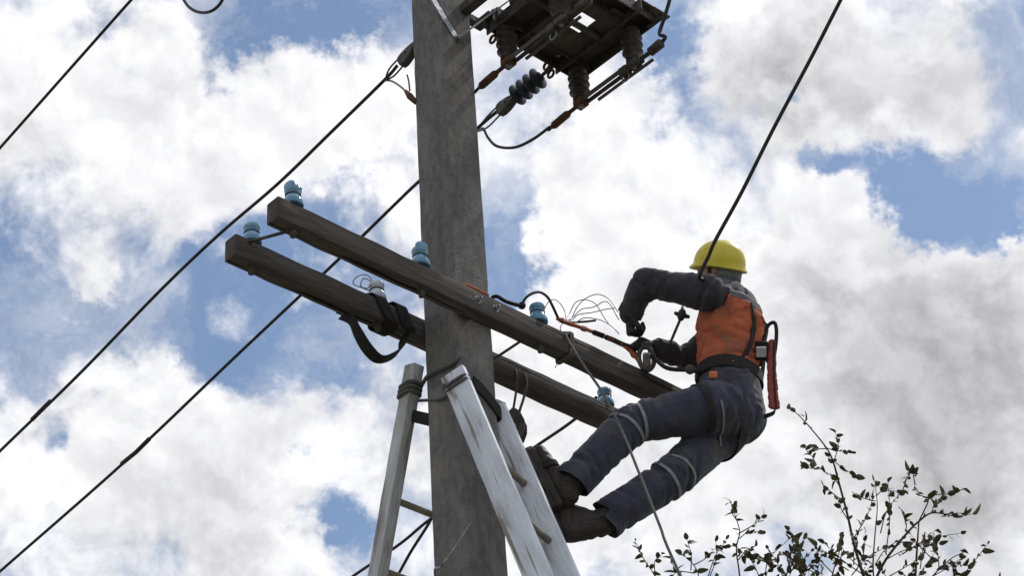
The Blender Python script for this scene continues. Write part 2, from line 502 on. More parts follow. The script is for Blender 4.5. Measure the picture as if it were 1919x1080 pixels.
# ------------------------------------------------------------------ pin insulators
def insulator(a, b, glass, label, ears=True, rz=0.0, s=1.0):
    z = HA + AHH
    t = thing('pin_insulator', W(a, b, z), label, 'insulator', 'pin insulators on the crossarms')
    bm = bmesh.new()
    add_lathe(bm, [(.013, -AHH - .03), (.013, .07)], W(a, b, z), Z, 10)
    add_lathe(bm, [(.022, 0), (.022, .008), (.015, .012)], W(a, b, z), Z, 12)
    mesh_obj('pin', fin(bm), MT['dark_steel'], t)
    bolt_obj('pin_nut', W(a, b, z - AHH - .002), -Z, .017, .016, MT['dark_steel'], t)
    bm = bmesh.new()
    prof = [(.024, .014), (.040, .012), (.043, .018), (.042, .034), (.036, .046), (.033, .056), (.028, .064), (.028, .074), (.033, .082), (.036, .092), (.033, .104), (.022, .110), (.006, .112)]
    add_lathe(bm, [(r * s, h * s + (1 - s) * .014) for r, h in prof], W(a, b, z), Z, 28)
    body = mesh_obj('glass_body', fin(bm), glass, t)
    if ears:
        for sgn in (-1, 1):
            bm = bmesh.new()
            d = A * math.cos(rz) + B * math.sin(rz)
            c = W(a, b, z + .108 * s) + d * (sgn * .022)
            F = Matrix((d, Z.cross(d), Z)).transposed()
            bmesh.ops.create_uvsphere(bm, u_segments=14, v_segments=8, radius=1)
            Mx = F.to_4x4() @ Matrix.Diagonal((.013, .028, .024 if sgn < 0 else .015, 1)); Mx.translation = c
            bmesh.ops.transform(bm, matrix=Mx, verts=bm.verts)
            mesh_obj('top_lug', fin(bm), glass, body)
    bm = bmesh.new()
    ring = [W(a, b, z + .069 * s) + (A * math.cos(k / 14 * 2 * math.pi) + B * math.sin(k / 14 * 2 * math.pi)) * .0305 * s for k in range(14)]
    add_tube(bm, ring, .003, 6, closed=True)
    mesh_obj('tie_wire', fin(bm), MT['alu'], t)
    return t
insulator(-.984, BF, MT['glass'], 'blue glass insulator with a notched top on the end of the lanyard crossarm', True, .2)
insulator(-.965, BK, MT['glass'], 'blue glass insulator with a round top on the end of the sling crossarm', False)
insulator(-.327, BF, MT['glass'], 'blue glass insulator on the lanyard crossarm close beside the concrete pole', True, 1.2)
insulator(-.315, BK, MT['clear_glass'], 'pale clear glass insulator on the crossarm above the black sling', False)
insulator(.332, BF, MT['glass'], 'blue glass insulator ringed by the loop of the lanyard', False)
insulator(1.022, BK, MT['glass'], 'blue glass insulator on the crossarm by the worker\'s raised knee', False, 0, .95)

# wire curl beside the pale insulator
bm = bmesh.new()
pp = [on_plane(x, y, W(0, BK, 0), B) for x, y in ((700, 548), (680, 540), (662, 532), (668, 520), (684, 515), (696, 524), (690, 540), (676, 536), (682, 522), (700, 530))]
add_tube(bm, smooth_path(pp, 5), .0025, 5)
set_props(mesh_obj('wire_curl', fin(bm), MT['alu']), 'small tangle of thin wire beside the pale clear insulator', 'wire')

# ------------------------------------------------------------------ black sling round the rear arm
t = thing('sling', W(-.32, BK, 6.61), 'black webbing sling hanging in a loop under the timber crossarm', 'strap')
fb, kb = BK - AW / 2 - .006, BK + AW / 2 + .006
zt, zb = HA + AHH + .005, HA - .006
path = [W(-.47, kb, zb + .01), W(-.455, BK, zb - .03), W(-.43, BK - .005, zb - .08), W(-.385, BK - .01, zb - .145), W(-.325, BK - .01, zb - .175),
        W(-.26, BK - .01, zb - .14), W(-.20, BK - .01, zb - .075), W(-.185, BK - .012, zb - .02), W(-.18, fb - .004, zb + .012)]
bm = bmesh.new()
sp = smooth_path(path, 5)
add_ribbon(bm, sp, [B * .024 + A * .006 * math.sin(i * .3) - Z * .006 for i in range(len(sp))], .004)
mesh_obj('hanging_loop', fin(bm), MT['webbing'], t, smooth=False)
bm = bmesh.new()
path2 = [W(-.18, fb - .004, zb + .012), W(-.20, fb - .003, zb + .05), W(-.22, fb - .002, zt - .004), W(-.23, fb + .012, zt + .012), W(-.24, kb - .012, zt + .012), W(-.25, kb, zt - .01), W(-.3, kb, zb + .02), W(-.28, kb - .01, zb - .006), W(-.27, fb, zb + .004), W(-.30, fb - .004, zb + .05), W(-.33, fb - .003, zt - .008), W(-.35, fb + .012, zt + .006), W(-.37, kb - .01, zt + .006), W(-.42, kb, zb + .04), W(-.47, kb, zb + .01)]
sp = smooth_path(path2, 4)
add_ribbon(bm, sp, A * .032, .005)
mesh_obj('wrap', fin(bm), MT['webbing'], t, smooth=False)

# ------------------------------------------------------------------ ladders
def ladder(name, top_near, r, d_rail, width, rail, label, first, step, n, pm):
    """rails start at top_near and top_near + r*width, run along d_rail to the ground"""
    t = thing(name, V((top_near.x, top_near.y, 0)) + V((d_rail.x, d_rail.y, 0)) * (top_near.z / -d_rail.z), label, 'ladder')
    nrm = r.cross(d_rail).normalized()
    Lr = top_near.z / -d_rail.z
    F = Matrix((d_rail, nrm, r)).transposed()
    for k, o in enumerate((0.0, width)):
        bm = bmesh.new()
        add_box(bm, V(), ID, (Lr, rail[0], rail[1]), .005, 2, cuts=70, rough=.002)
        me = fin(bm); auto_sharp(me, 30)
        ob = bpy.data.objects.new('rail', me); COL.objects.link(ob)
        me.materials.append(pm); me.polygons.foreach_set('use_smooth', [True] * len(me.polygons))
        ob.parent = t
        Mx = F.to_4x4(); Mx.translation = top_near + r * o + d_rail * (Lr / 2) - V(t.location)
        ob.matrix_local = Mx
    for i in range(n):
        s = first + step * i
        if s > Lr - .15: break
        p = top_near + d_rail * s
        bm = bmesh.new()
        add_tube(bm, [p - r * (rail[1] * .5 - .006), p + r * (width + rail[1] * .5 - .006)], .0145, 12)
        mesh_obj('rung', fin(bm), MT['rung'], t)
    return t
rB = V((.45, .893, 0)).normalized()
nB = V((rB.y, -rB.x, 0))
topB = at(852, 706, -.26)
botB = on_plane(1008, 1080, topB, rB)
dB = (botB - topB).normalized()
ladB = ladder('ladder', topB - dB * .02, rB, dB, .33, (.108, .032), 'worn white wooden ladder standing under the worker\'s boots', .42, .30, 22, MT['paint'])
topA = on_plane(776, 690, W(0, .165, 0), B)
botA = on_plane(708, 1080, topA, A)
dA = (botA - topA).normalized()
ladA = ladder('ladder', topA - dA * .01, A, dA, .46, (.070, .055), 'worn grey wooden ladder leaning on the pole under the black sling', .585, .30, 22, MT['grey_paint'])
# lashings at the ladder heads
t = thing('rope_lashing', on_plane(800, 725, W(0, -.1, 6.5), V((0, 1, 0))), 'dirty rope lashing tying the ladder heads to the pole', 'rope')
bm = bmesh.new()
pA = topA + dA * .085
FA = Matrix((dA, A.cross(dA).normalized(), A)).transposed()
for k in range(3):
    ring = []
    for q in range(20):
        an = q / 20 * 2 * math.pi
        x, y = math.cos(an), math.sin(an)
        sq = 1 / max(abs(x), abs(y)) ** .75
        ring.append(pA + dA * (.02 * k + .012 * x) + FA.col[1] * (.040 * x * sq) + A * (.034 * y * sq))
    add_tube(bm, ring, .0095, 8, closed=True)
mesh_obj('binding', fin(bm), MT['rope'], t)
bm = bmesh.new()
pB = topB + dB * .035
for k in range(2):
    ring = []
    for q in range(20):
        an = q / 20 * 2 * math.pi
        x, y = math.cos(an), math.sin(an)
        sq = 1 / max(abs(x), abs(y)) ** .75
        ring.append(pB + dB * .02 * k + rB.cross(dB).normalized() * (.049 * x * sq) + rB * (.020 * y * sq))
    add_tube(bm, ring, .007, 8, closed=True)
mesh_obj('binding', fin(bm), MT['rope'], t)
hl = pole_half(6.5) + .012
tube_obj('cross_rope', [pA + A * .03 - B * .03, W(-hl, .06, pA.z - .01), W(-hl, -.06, pA.z - .03), W(-hl + .01, -hl - .02, pA.z - .03), pB - nB * .05, pB - nB * .045 - rB * .02], .009, MT['rope'], t)
tube_obj('cross_rope', [pA + A * .035 + dA * .05, W(-hl, .0, pA.z - .16), W(-hl - .002, -.07, pA.z - .15), W(-hl - .004, -hl - .002, pA.z - .10), pB - nB * .055 + dB * .03], .007, MT['rope'], t)
# dark sling round the pole beside the ladder head
t = thing('pole_strap', W(0, 0, 6.3), 'black strap wrapped round the concrete pole behind the ladder head', 'strap')
bm = bmesh.new()
hs = pole_half(6.35) + .008
loop = [W(x * hs, y * hs, z) for (x, y, z) in ((-.3, -1, 6.48), (.15, -1, 6.46), (.5, -1, 6.43), (.99, -.99, 6.385), (1.03, 0, 6.36), (.99, .99, 6.35), (0, 1.03, 6.36), (-.7, 1.1, 6.40))] + [W(-.10, .20, 6.45)]
add_ribbon(bm, loop, Z * .030, .006)
mesh_obj('strap_band', fin(bm), MT['webbing'], t, smooth=False)
bm = bmesh.new()
add_box(bm, W(hs + .012, -.02, 6.35), AX, (.03, .05, .07), .006)
mesh_obj('ratchet', fin(bm), MT['dark_steel'], t, smooth=False)

# ------------------------------------------------------------------ pulley block under the rear arm
pc = on_plane(966, 800, W(0, .15, 0), B)
t = thing('pulley_block', pc, 'dark pulley block hung on cords from the crossarm above the boots', 'pulley')
prt = (rt * .75 + fw * -.2 + up * 0.0); prt.z = 0; prt.normalize()
pn = prt.cross(Z)
Fp = Matrix((prt, pn, Z)).transposed()
for s in (-1, 1):
    bm = bmesh.new()
    prof = [(0, .085), (.028, .06), (.046, .01), (.044, -.03), (.028, -.07), (0, -.088), (-.028, -.07), (-.044, -.03), (-.046, .01), (-.028, .06)]
    f = [bm.verts.new(pc + prt * x + Z * z + pn * (s * .020)) for x, z in prof]
    g = [bm.verts.new(pc + prt * x + Z * z + pn * (s * .026)) for x, z in prof]
    bm.faces.new(f); bm.faces.new(g[::-1])
    for k in range(len(f)): bm.faces.new((f[k], f[(k + 1) % 10], g[(k + 1) % 10], g[k]))
    mesh_obj('cheek_plate', fin(bm), MT['dark_steel'], t, smooth=False)
bm = bmesh.new(); add_lathe(bm, [(.038, -.016), (.026, -.004), (.026, .004), (.038, .016)], pc - Z * .01, pn, 24)
mesh_obj('sheave', fin(bm), MT['rust'], t)
bm = bmesh.new(); add_lathe(bm, [(.009, -.032), (.009, .032)], pc - Z * .01, pn, 10)
mesh_obj('axle', fin(bm), MT['steel'], t)
ptop = W(*(pc - P0).to_tuple()) if False else pc
pa_ = (pc - P0).dot(A)
for da in (-.02, .035):
    tube_obj('cord', [W(pa_ + da, fb, HA + .05), W(pa_ + da, fb - .004, HA - .02), pc + prt * (da * .5) + Z * .06], .006, MT['rope'], t, 6, 4)
hk = [pc - Z * .08, pc - Z * .12, pc - Z * .14 + prt * .025, pc - Z * .17 + prt * .03, pc - Z * .19, pc - Z * .175 - prt * .025]
tube_obj('hook', hk, .008, MT['dark_steel'], t)

# ------------------------------------------------------------------ line conductors
def sag_wire(pts, r, name, label, m=MT['cable'], twist=0.0, extend=None):
    pts = [V(p) for p in pts]
    sp = smooth_path(pts, 10)
    if extend: sp = sp + [V(p) for p in extend]
    bm = bmesh.new()
    if twist:      # two-strand twist
        for ph in (0, math.pi):
            q = []
            dense = []
            for a, b in zip(sp, sp[1:]):
                n = max(1, int((b - a).length / .02))
                dense += [a.lerp(b, k / n) for k in range(n)]
            s = 0
            for i, p in enumerate(dense):
                d = (dense[min(i + 1, len(dense) - 1)] - dense[max(i - 1, 0)]).normalized()
                F = frame(d)
                s += .02
                an = ph + s * twist
                q.append(p + (F.col[0] * math.cos(an) + F.col[1] * math.sin(an)) * r * .62)
            add_tube(bm, q, r * .62, 6)
    else:
        add_tube(bm, sp, r, 8)
    return set_props(mesh_obj(name, fin(bm), m), label, 'cable')
def plane_pts(lst, p): return [on_plane(x, y, p, A) for x, y in lst]
ZS = 8.53
pS2 = on_plane(1035, 125, (0, 0, ZS - .03), Z)
c2 = plane_pts([(932, 208), (897, 238), (785, 340), (740, 383), (620, 500), (440, 670), (235, 865), (0, 1072)], pS2)
def far(c, k=26, drop=-.9):
    d = c[-1] - c[-2]; d.normalize()
    return [c[-1] + d * s + Z * (.00045 * s * s * 3) for s in (2, 5, 9, 14, 20, k)]
sag_wire(c2, .0085, 'line_conductor', 'dark line wire passing behind the pole to the dark strain insulator', extend=far(c2))
pS1 = W(.02, .2, 8.5)
c1 = plane_pts([(745, 122), (720, 150), (620, 248), (520, 345), (410, 440), (300, 545), (150, 700), (0, 846)], pS1)
sag_wire(c1, .0085, 'line_conductor', 'dark line wire ending at the clamp on the pole\'s edge', extend=far(c1))
pS3 = W(-.55, .2, 8.5)
c3 = plane_pts([(330, -95), (245, 0), (130, 130), (0, 277)], pS3)
c3 = [W(-.55, .30, 9.93), W(-.55, .80, 9.86)] + c3
sag_wire(c3, .0085, 'line_conductor', 'dark line wire crossing the open sky clear of the crossarms', extend=far(c3))
# sleeve splices
def splice(c, lab):
    bm = bmesh.new(); add_tube(bm, c, .0125, 8)
    set_props(mesh_obj('wire_splice', fin(bm), MT['cable']), lab, 'splice')
splice(plane_pts([(280, 823), (255, 848), (228, 870)], pS2), 'dark wrapped splice on the wire running behind the pole')
splice(plane_pts([(95, 752), (60, 787)], pS1), 'dark wrapped splice on the wire clamped to the pole')

pLV = W(1.022, BK, 7.0)
lv = plane_pts([(1128, 744), (1075, 788), (1000, 840), (900, 910), (805, 975), (750, 1020), (660, 1082)], pLV)
lv[0] = W(1.0, BK + .03, HA + AHH + .069)
sag_wire(lv, .0075, 'service_wire', 'thin dark wire running from the crossarm insulator behind both ladders', extend=far(lv))
lw = plane_pts([(812, 965), (800, 988), (770, 1035), (742, 1085), (690, 1170)], W(1.022, .1, 7.0))
sag_wire(lw, .0075, 'service_wire', 'thin dark wire branching off steeply behind the grey ladder')

# pole-top steel arm that carries the outer conductor
t = thing('steel_bracket', W(0, 0, 9.9), 'steel bracket arm at the pole top holding the outer line wire', 'bracket')
box_obj('bracket_arm', W(-.28, .11 + .03, 9.93), AX, (.75, .05, .05), MT['dark_steel'], t)
bm = bmesh.new(); add_lathe(bm, [(.01, 0), (.01, .14), (.045, .15), (.02, .16), (.045, .19), (.01, .2)], W(-.55, .12, 9.93), B, 16)
mesh_obj('strain_insulator', fin(bm), MT['disc_glass'], t)
jl = plane_pts([(320, -50), (345, 0), (362, 18), (384, 23), (404, 15), (420, -8), (440, -70)], pS3)
tube_obj('jumper', [W(-.55, .75, 9.865)] + jl[:0] + [on_plane(300, -70, pS3, A)] + jl + [on_plane(600, -120, pS3, A), W(-.3, .14, 9.955)], .008, MT['cable'], t)

# clamp and string on the pole edge (first conductor)
def strain_string(p_wire, p_frame, discs, label, vis_clamp=True):
    t = thing('strain_insulator', p_frame, label, 'insulator')
    d = (p_wire - p_frame); ln = d.length; d.normalize()
    bm = bmesh.new()
    add_tube(bm, [p_frame, p_frame + d * (ln - .14)], .009, 8)
    mesh_obj('rod', fin(bm), MT['dark_steel'], t)
    for k in range(discs):
        bm = bmesh.new()
        c = p_frame + d * (.095 + .048 * k)
        add_lathe(bm, [(.014, -.022), (.022, -.018), (.030, -.006), (.056, .004), (.056, .009), (.048, .012), (.024, .016), (.014, .026)], c, d, 24)
        mesh_obj('insulator_disc', fin(bm), MT['disc_glass'], t)
    c = p_wire - d * .07
    F = frame(d)
    bm = bmesh.new()
    prof = [(-.075, .010), (-.05, .022), (-.01, .040), (.03, .046), (.055, .040), (.06, .03)]
    rings = []
    for (h, w) in prof:
        rings.append([bm.verts.new(c + d * h + F.col[1] * (w * y) + F.col[0] * (.020 * x)) for x, y in ((-1, -1), (1, -1), (1, .6), (-1, .6))])
    for a, b in zip(rings, rings[1:]):
        for k in range(4): bm.faces.new((a[k], a[(k + 1) % 4], b[(k + 1) % 4], b[k]))
    bm.faces.new(rings[0][::-1]); bm.faces.new(rings[-1])
    bmesh.ops.bevel(bm, geom=list(bm.edges), offset=.004, segments=1, affect='EDGES')
    cl = mesh_obj('wedge_clamp', fin(bm), MT['dark_steel'], t, smooth=False)
    bolt_obj('clamp_bolt', c + F.col[0] * .02, F.col[0], .009, .01, MT['steel'], cl)
    return t, c, d, F
sA, cA, dSA, FSA = strain_string(c2[0], pS2, 4, 'dark string of four glazed discs between the switch frame and line wire')
tube_obj('bail_wire', [cA + dSA * .05 + FSA.col[1] * .03, c2[0] + (c2[1] - c2[0]) * .5 + Z * .02, c2[1]], .0045, MT['alu'], sA)
tube_obj('bail_wire', [cA + dSA * .05 - FSA.col[1] * .035, c2[0] + (c2[1] - c2[0]) * .6 - Z * .045, c2[1] + (c2[2] - c2[1]) * .1], .0045, MT['alu'], sA)
pS1f = W(.02, -.02 + pole_half(8.5) + .03, 8.56)
p1c = on_plane(748, 120, pS1, A)
s1, c1c, d1, F1 = strain_string(p1c, W(.02, .105, 8.60), 0, 'dark wedge clamp joining a line wire to the pole\'s edge')
tube_obj('bail_wire', [c1c + d1 * .05 + F1.col[1] * .035, on_plane(730, 128, pS1, A), on_plane(722, 148, pS1, A)], .0045, MT['cable'], s1)
tube_obj('bail_wire', [c1c + d1 * .04 - F1.col[1] * .035, on_plane(738, 142, pS1, A), on_plane(720, 151, pS1, A)], .0045, MT['cable'], s1)
# drop to small rusty lug on the pole flank
t = thing('cable_lug', on_plane(768, 180, W(-pole_half(8.3) - .01, 0, 8.3), A), 'small rusty cable lug on the flank of the concrete pole', 'lug')
pl = W(-pole_half(8.3) - .01, 0, 8.3)
tube_obj('lead', [c1[1], on_plane(735, 152, pS1, A), on_plane(752, 163, W(-.06, 0, 8.3), A), on_plane(764, 175, pl, A)], .005, MT['alu'], t)
tube_obj('lug_body', [on_plane(760, 170, pl, A), on_plane(768, 180, pl, A), on_plane(776, 190, pl, A) + A * .012], [.008, .016, .011], MT['rust'], t, 10, 1)
tube_obj('lead_tail', [on_plane(768, 170, pl, A), on_plane(766, 152, pl, A), on_plane(763, 140, pl, A)], .004, MT['dark_steel'], t)

# ------------------------------------------------------------------ disconnect switch
t = thing('disconnect_switch', W(.1, -.2, ZS), 'dark steel line switch with hanging brown insulators bolted to the pole', 'switch')
SW = t
def bar(name, a0, a1, b0, b1, z0, z1, m=MT['dark_steel'], par=None, bev=.004):
    return box_obj(name, W((a0 + a1) / 2, (b0 + b1) / 2, (z0 + z1) / 2), AX, (a1 - a0, b1 - b0, z1 - z0), m, par or SW, bev)
def channel(name, along, lo, hi, c, w, z0, z1):
    """U-channel opening downwards: web on top and two flanges"""
    bm = bmesh.new()
    th = .007
    if along == 'a':
        add_box(bm, W((lo + hi) / 2, c, z1 - th / 2), AX, (hi - lo, w, th), .001)
        for s in (-1, 1): add_box(bm, W((lo + hi) / 2, c + s * (w / 2 - th / 2), (z0 + z1) / 2 - th * .5), AX, (hi - lo, th, z1 - z0 - th), .001)
    else:
        add_box(bm, W(c, (lo + hi) / 2, z1 - th / 2), AX, (w, hi - lo, th), .001)
        for s in (-1, 1): add_box(bm, W(c + s * (w / 2 - th / 2), (lo + hi) / 2, (z0 + z1) / 2 - th * .5), AX, (th, hi - lo, z1 - z0 - th), .001)
    return mesh_obj(name, fin(bm), MT['dark_steel'], SW, smooth=False)
channel('main_channel', 'a', .14, .745, -.185, .10, ZS - .03, ZS + .035)
channel('main_channel', 'a', .03, .735, -.615, .10, ZS - .03, ZS + .035)
channel('cross_channel', 'b', -.70, -.12, .675, .13, ZS - .045, ZS + .025)
channel('cross_channel', 'b', -.70, -.12, .245, .15, ZS - .045, ZS + .025)
channel('cross_channel', 'b', -.70, -.34, .075, .09, ZS - .045, ZS + .025)
bar('mounting_arm', .03, .08, -.44, -.094, ZS + .035, ZS + .085)
bar('mounting_arm', .098, .20, -.09, -.05, ZS + .04, ZS + .08)
bar('mounting_arm', .155, .195, -.16, -.085, ZS + .038, ZS + .078)
bar('shaft_plate', .10, .62, -.56, -.49, ZS - .02, ZS + .01)
bar('mounting_plate', .32, .44, -.60, -.23, ZS - .012, ZS + .0)
bar('mounting_plate', .53, .615, -.60, -.23, ZS - .012, ZS + .0)
bar('mounting_plate', .435, .535, -.375, -.23, ZS - .016, ZS - .004)
bm = bmesh.new(); add_tube(bm, [W(.10, -.425, ZS - .03), W(.60, -.425, ZS - .03)], .017, 12); mesh_obj('operating_shaft', fin(bm), MT['dark_steel'], SW)
bar('end_lug', .66, .77, -.735, -.70, ZS - .03, ZS - .02)
bar('end_lug', .72, .745, -.735, -.62, ZS - .04, ZS - .028)
for a_ in (.215, .675):
    for b_ in (-.205, -.56):
        zt_ = ZS - .045
        ins = bmesh.new()
        prof = [(.044, 0), (.044, -.012), (.030, -.02), (.030, -.03), (.052, -.05), (.030, -.062), (.030, -.074), (.052, -.094), (.029, -.106), (.029, -.118), (.050, -.138), (.030, -.15), (.036, -.16), (.036, -.188), (.02, -.192)]
        c = W(a_, b_, zt_)
        add_lathe(ins, [(r, -h) for r, h in prof], c, -Z, 24)
        io = mesh_obj('post_insulator', fin(ins), MT['porcelain'], SW)
        ends = bmesh.new()
        add_box(ends, c - Z * .205, AX, (.055, .06, .035), .005)
        mesh_obj('contact_block', fin(ends), MT['rust'] if b_ > -.3 else MT['dark_steel'], io, smooth=False)
        bolt_obj('contact_bolt', c - Z * .222, -Z, .011, .012, MT['steel'], io)
    z_ = ZS - .25
    for da in (-.016, .016):
        bm = bmesh.new(); add_box(bm, W(a_ + da, -.40, z_), AX, (.008, .42, .026), .002)
        kn = mesh_obj('knife_blade', fin(bm), MT['dark_steel'], SW, smooth=False)
    bm = bmesh.new(); add_box(bm, W(a_, -.50, z_ - .005), AX, (.05, .05, .04), .005); mesh_obj('blade_spacer', fin(bm), MT['dark_steel'], SW, smooth=False)
    bm = bmesh.new()
    ring = [W(a_, -.50, z_ - .04) + (B * math.cos(k / 12 * 2 * math.pi) + Z * math.sin(k / 12 * 2 * math.pi)) * .022 for k in range(12)]
    add_tube(bm, ring, .004, 6, True); mesh_obj('pull_ring', fin(bm), MT['steel'], SW)
    # outgoing terminal sleeve
    tz = ZS - .25
    bm = bmesh.new(); add_tube(bm, [W(a_, -.19, tz), W(a_, -.13, tz - .003), W(a_, -.11, tz - .004), W(a_, -.02, tz - .012), W(a_, .0, tz - .014)], [.010, .010, .019, .019, .008], 12)
    mesh_obj('terminal_sleeve', fin(bm), MT['rust'], SW)
    bm = bmesh.new(); add_tube(bm, [W(a_, -.61, tz), W(a_, -.66, tz), W(a_, -.665, tz), W(a_, -.735, tz + .006), W(a_, -.745, tz + .006)], [.011, .011, .022, .024, .012], 12)
    mesh_obj('terminal_sleeve', fin(bm), MT['dark_steel'], SW)
    bm = bmesh.new(); add_tube(bm, [W(a_ + .02, -.66, tz - .03), W(a_ + .02, -.30, tz - .03)], .008, 8); mesh_obj('arcing_rod', fin(bm), MT['dark_steel'], SW)
# eye bolt and ring where the string hangs, rivets
for k, (a_, b_) in enumerate(((.545, -.16), (.60, -.13), (.22, -.14), (.26, -.15))):
    bm = bmesh.new()
    cc = W(a_, b_ + .03, ZS - .035)
    add_tube(bm, [cc + (B * math.cos(q / 12 * 2 * math.pi) + Z * math.sin(q / 12 * 2 * math.pi)) * .020 for q in range(12)], .007, 6, True)
    mesh_obj('eye_ring', fin(bm), MT['dark_steel'] if k % 2 else MT['rust'], SW)
for a_ in (.15, .45, .55):
    bolt_obj('frame_bolt', W(a_, -.185 - .02, ZS + .028), -Z, .012, .05, MT['steel'], SW)
# wires on the switch
tz = ZS - .262
jm = [W(.675, -.005, tz), W(.675, .02, tz - .004)] + [on_plane(x, y, W(.67, 0, 0), A) for x, y in ((1030, 238), (1000, 260), (965, 276), (932, 274), (915, 258), (905, 240))] + [c2[1] + (c2[2] - c2[1]) * .04]
o = tube_obj('jumper_cable', jm, .0075, MT['cable']); set_props(o, 'dark jumper cable drooping in a curve below the line switch', 'cable')
o = tube_obj('jumper_cable', [W(.215, -.005, tz), W(.212, .08, tz - .01), W(.17, .18, tz + .02), W(.08, .20, tz + .2), W(.02, .20, 8.575)], .0075, MT['cable']); set_props(o, 'dark jumper cable leading from the line switch behind the pole', 'cable')
pr = W(.675, -.74, ZS - .244)
o = tube_obj('riser_cable', [pr, W(.675, -.765, ZS - .225), on_plane(1236, 62, W(.675, 0, 0), A), on_plane(1246, 30, W(.675, 0, 0), A), on_plane(1256, -5, W(.675, 0, 0), A), on_plane(1275, -80, W(.675, 0, 0), A), W(.5, -.4, 9.6), W(.12, -.08, 9.9)], .009, MT['cable']); set_props(o, 'dark cable rising from the outer end of the line switch', 'cable')
o = tube_obj('riser_cable', [W(.215, -.74, ZS - .244), W(.21, -.78, ZS - .2), W(.2, -.7, ZS + .4), W(.11, -.10, 9.85)], .009, MT['cable']); set_props(o, 'dark cable rising from the inner end of the line switch', 'cable')
# bright galvanised knee strip on the pole
t = thing('knee_brace', on_plane(855, 75, W(0, -.1, 0), B), 'bright galvanised steel strip bent to a V on the pole near the switch', 'brace')
hp = pole_half(8.4) + .006
ap = on_plane(856, 72, W(0, -hp, 0), B)
bm = bmesh.new()
q1 = on_plane(806, -8, W(-hp, 0, 0), A) if False else on_plane(808, -8, W(0, -hp, 0), B)
add_ribbon(bm, [q1, q1.lerp(ap, .5), ap + (q1 - ap).normalized() * .01], (ap - q1).normalized().cross(B) * .016, .005)
mesh_obj('pole_strip', fin(bm), MT['strip'], t, smooth=False)
bm = bmesh.new()
aq = W((ap - P0).dot(A) + .01, -.62, ZS + .055 + .0)
q2 = on_plane(985, -22, (0, 0, ZS + .10), Z)
add_ribbon(bm, [ap - B * .004, ap.lerp(q2, .15), ap.lerp(q2, .5), q2], [Z * .008 + A * .006, Z * .014 + A * .008, Z * .018 + A * .016, Z * .018 + A * .016], .006)
mesh_obj('outrigger_strip', fin(bm), MT['strip'], t, smooth=False)
bolt_obj('brace_bolt', ap - B * .004, -B, .012, .014, MT['steel'], t)
# thin wire down the pole face
pf = W(0, -pole_half(5.7) - .004, 0)
o = tube_obj('earth_wire', [on_plane(884, 978, pf, B), on_plane(870, 1000, pf, B), on_plane(850, 1030, pf, B), on_plane(828, 1062, pf, B), on_plane(815, 1084, W(-pole_half(5.6) - .004, 0, 0), A) , W(-.115, -.02, 5.2), W(-.118, 0, 3.0), W(-.119, 0, .0)], .004, MT['steel'], None, 6, 4)
set_props(o, 'thin pale wire slanting across the lower pole face', 'wire')

# ------------------------------------------------------------------ the worker
J = {k: at(*v) for k, v in dict(
    pelvis=(1366, 772, .47), hipL=(1352, 762, .37), hipR=(1362, 800, .55), kneeL=(1185, 792, .30), ankL=(1062, 915, .27),
    kneeR=(1262, 893, .40), ankR=(1120, 985, .36), chest=(1368, 612, .46), waist=(1366, 695, .48), neck=(1354, 552, .44),
    shL=(1332, 550, .29), shR=(1385, 590, .60), head=(1345, 514, .44),
    elL=(1210, 530, .33), wrL=(1181, 588, .43), elR=(1295, 672, .66), wrR=(1232, 655, .56)).items()}
man = thing('person', V((J['ankR'].x, J['ankR'].y, J['ankR'].z - .1)), 'worker in yellow helmet, orange vest and navy trousers leaning back from the pole', 'person')

def hull(bm, parts, seg=12):
    """convex hull round spheres / ellipsoids (c, r or (rx,ry,rz), [axes])"""
    t = bmesh.new()
    for p in parts:
        c, r = p[0], p[1]
        F = p[2] if len(p) > 2 else ID
        rr = (r, r, r) if isinstance(r, (int, float)) else r
        Mx = F.to_4x4() @ Matrix.Diagonal((*rr, 1)); Mx.translation = V(c)
        bmesh.ops.create_uvsphere(t, u_segments=seg, v_segments=8, radius=1, matrix=Mx)
    res = bmesh.ops.convex_hull(t, input=t.verts)
    bmesh.ops.delete(t, geom=[g for g in res['geom_interior'] if isinstance(g, bmesh.types.BMVert)], context='VERTS')
    loose = [v for v in t.verts if not v.link_faces]
    if loose: bmesh.ops.delete(t, geom=loose, context='VERTS')
    old = [f for f in t.faces if f not in set(g for g in res['geom'] if isinstance(g, bmesh.types.BMFace))]
    if old: bmesh.ops.delete(t, geom=old, context='FACES_ONLY')
    merge(bm, t)

def remeshed(bm, voxel, smooth=6, factor=.5):
    bmesh.ops.recalc_face_normals(bm, faces=bm.faces)
    me = bpy.data.meshes.new('tmp'); bm.to_mesh(me); bm.free()
    o = bpy.data.objects.new('tmp', me); COL.objects.link(o)
    m = o.modifiers.new('r', 'REMESH'); m.mode = 'VOXEL'; m.voxel_size = voxel
    if smooth:
        s = o.modifiers.new('s', 'SMOOTH'); s.iterations = smooth; s.factor = factor
    bpy.context.view_layer.update()
    dg = bpy.context.evaluated_depsgraph_get()
    out = bpy.data.meshes.new_from_object(o.evaluated_get(dg))
    bpy.data.objects.remove(o); bpy.data.meshes.remove(me)
    out.materials.clear()
    return out

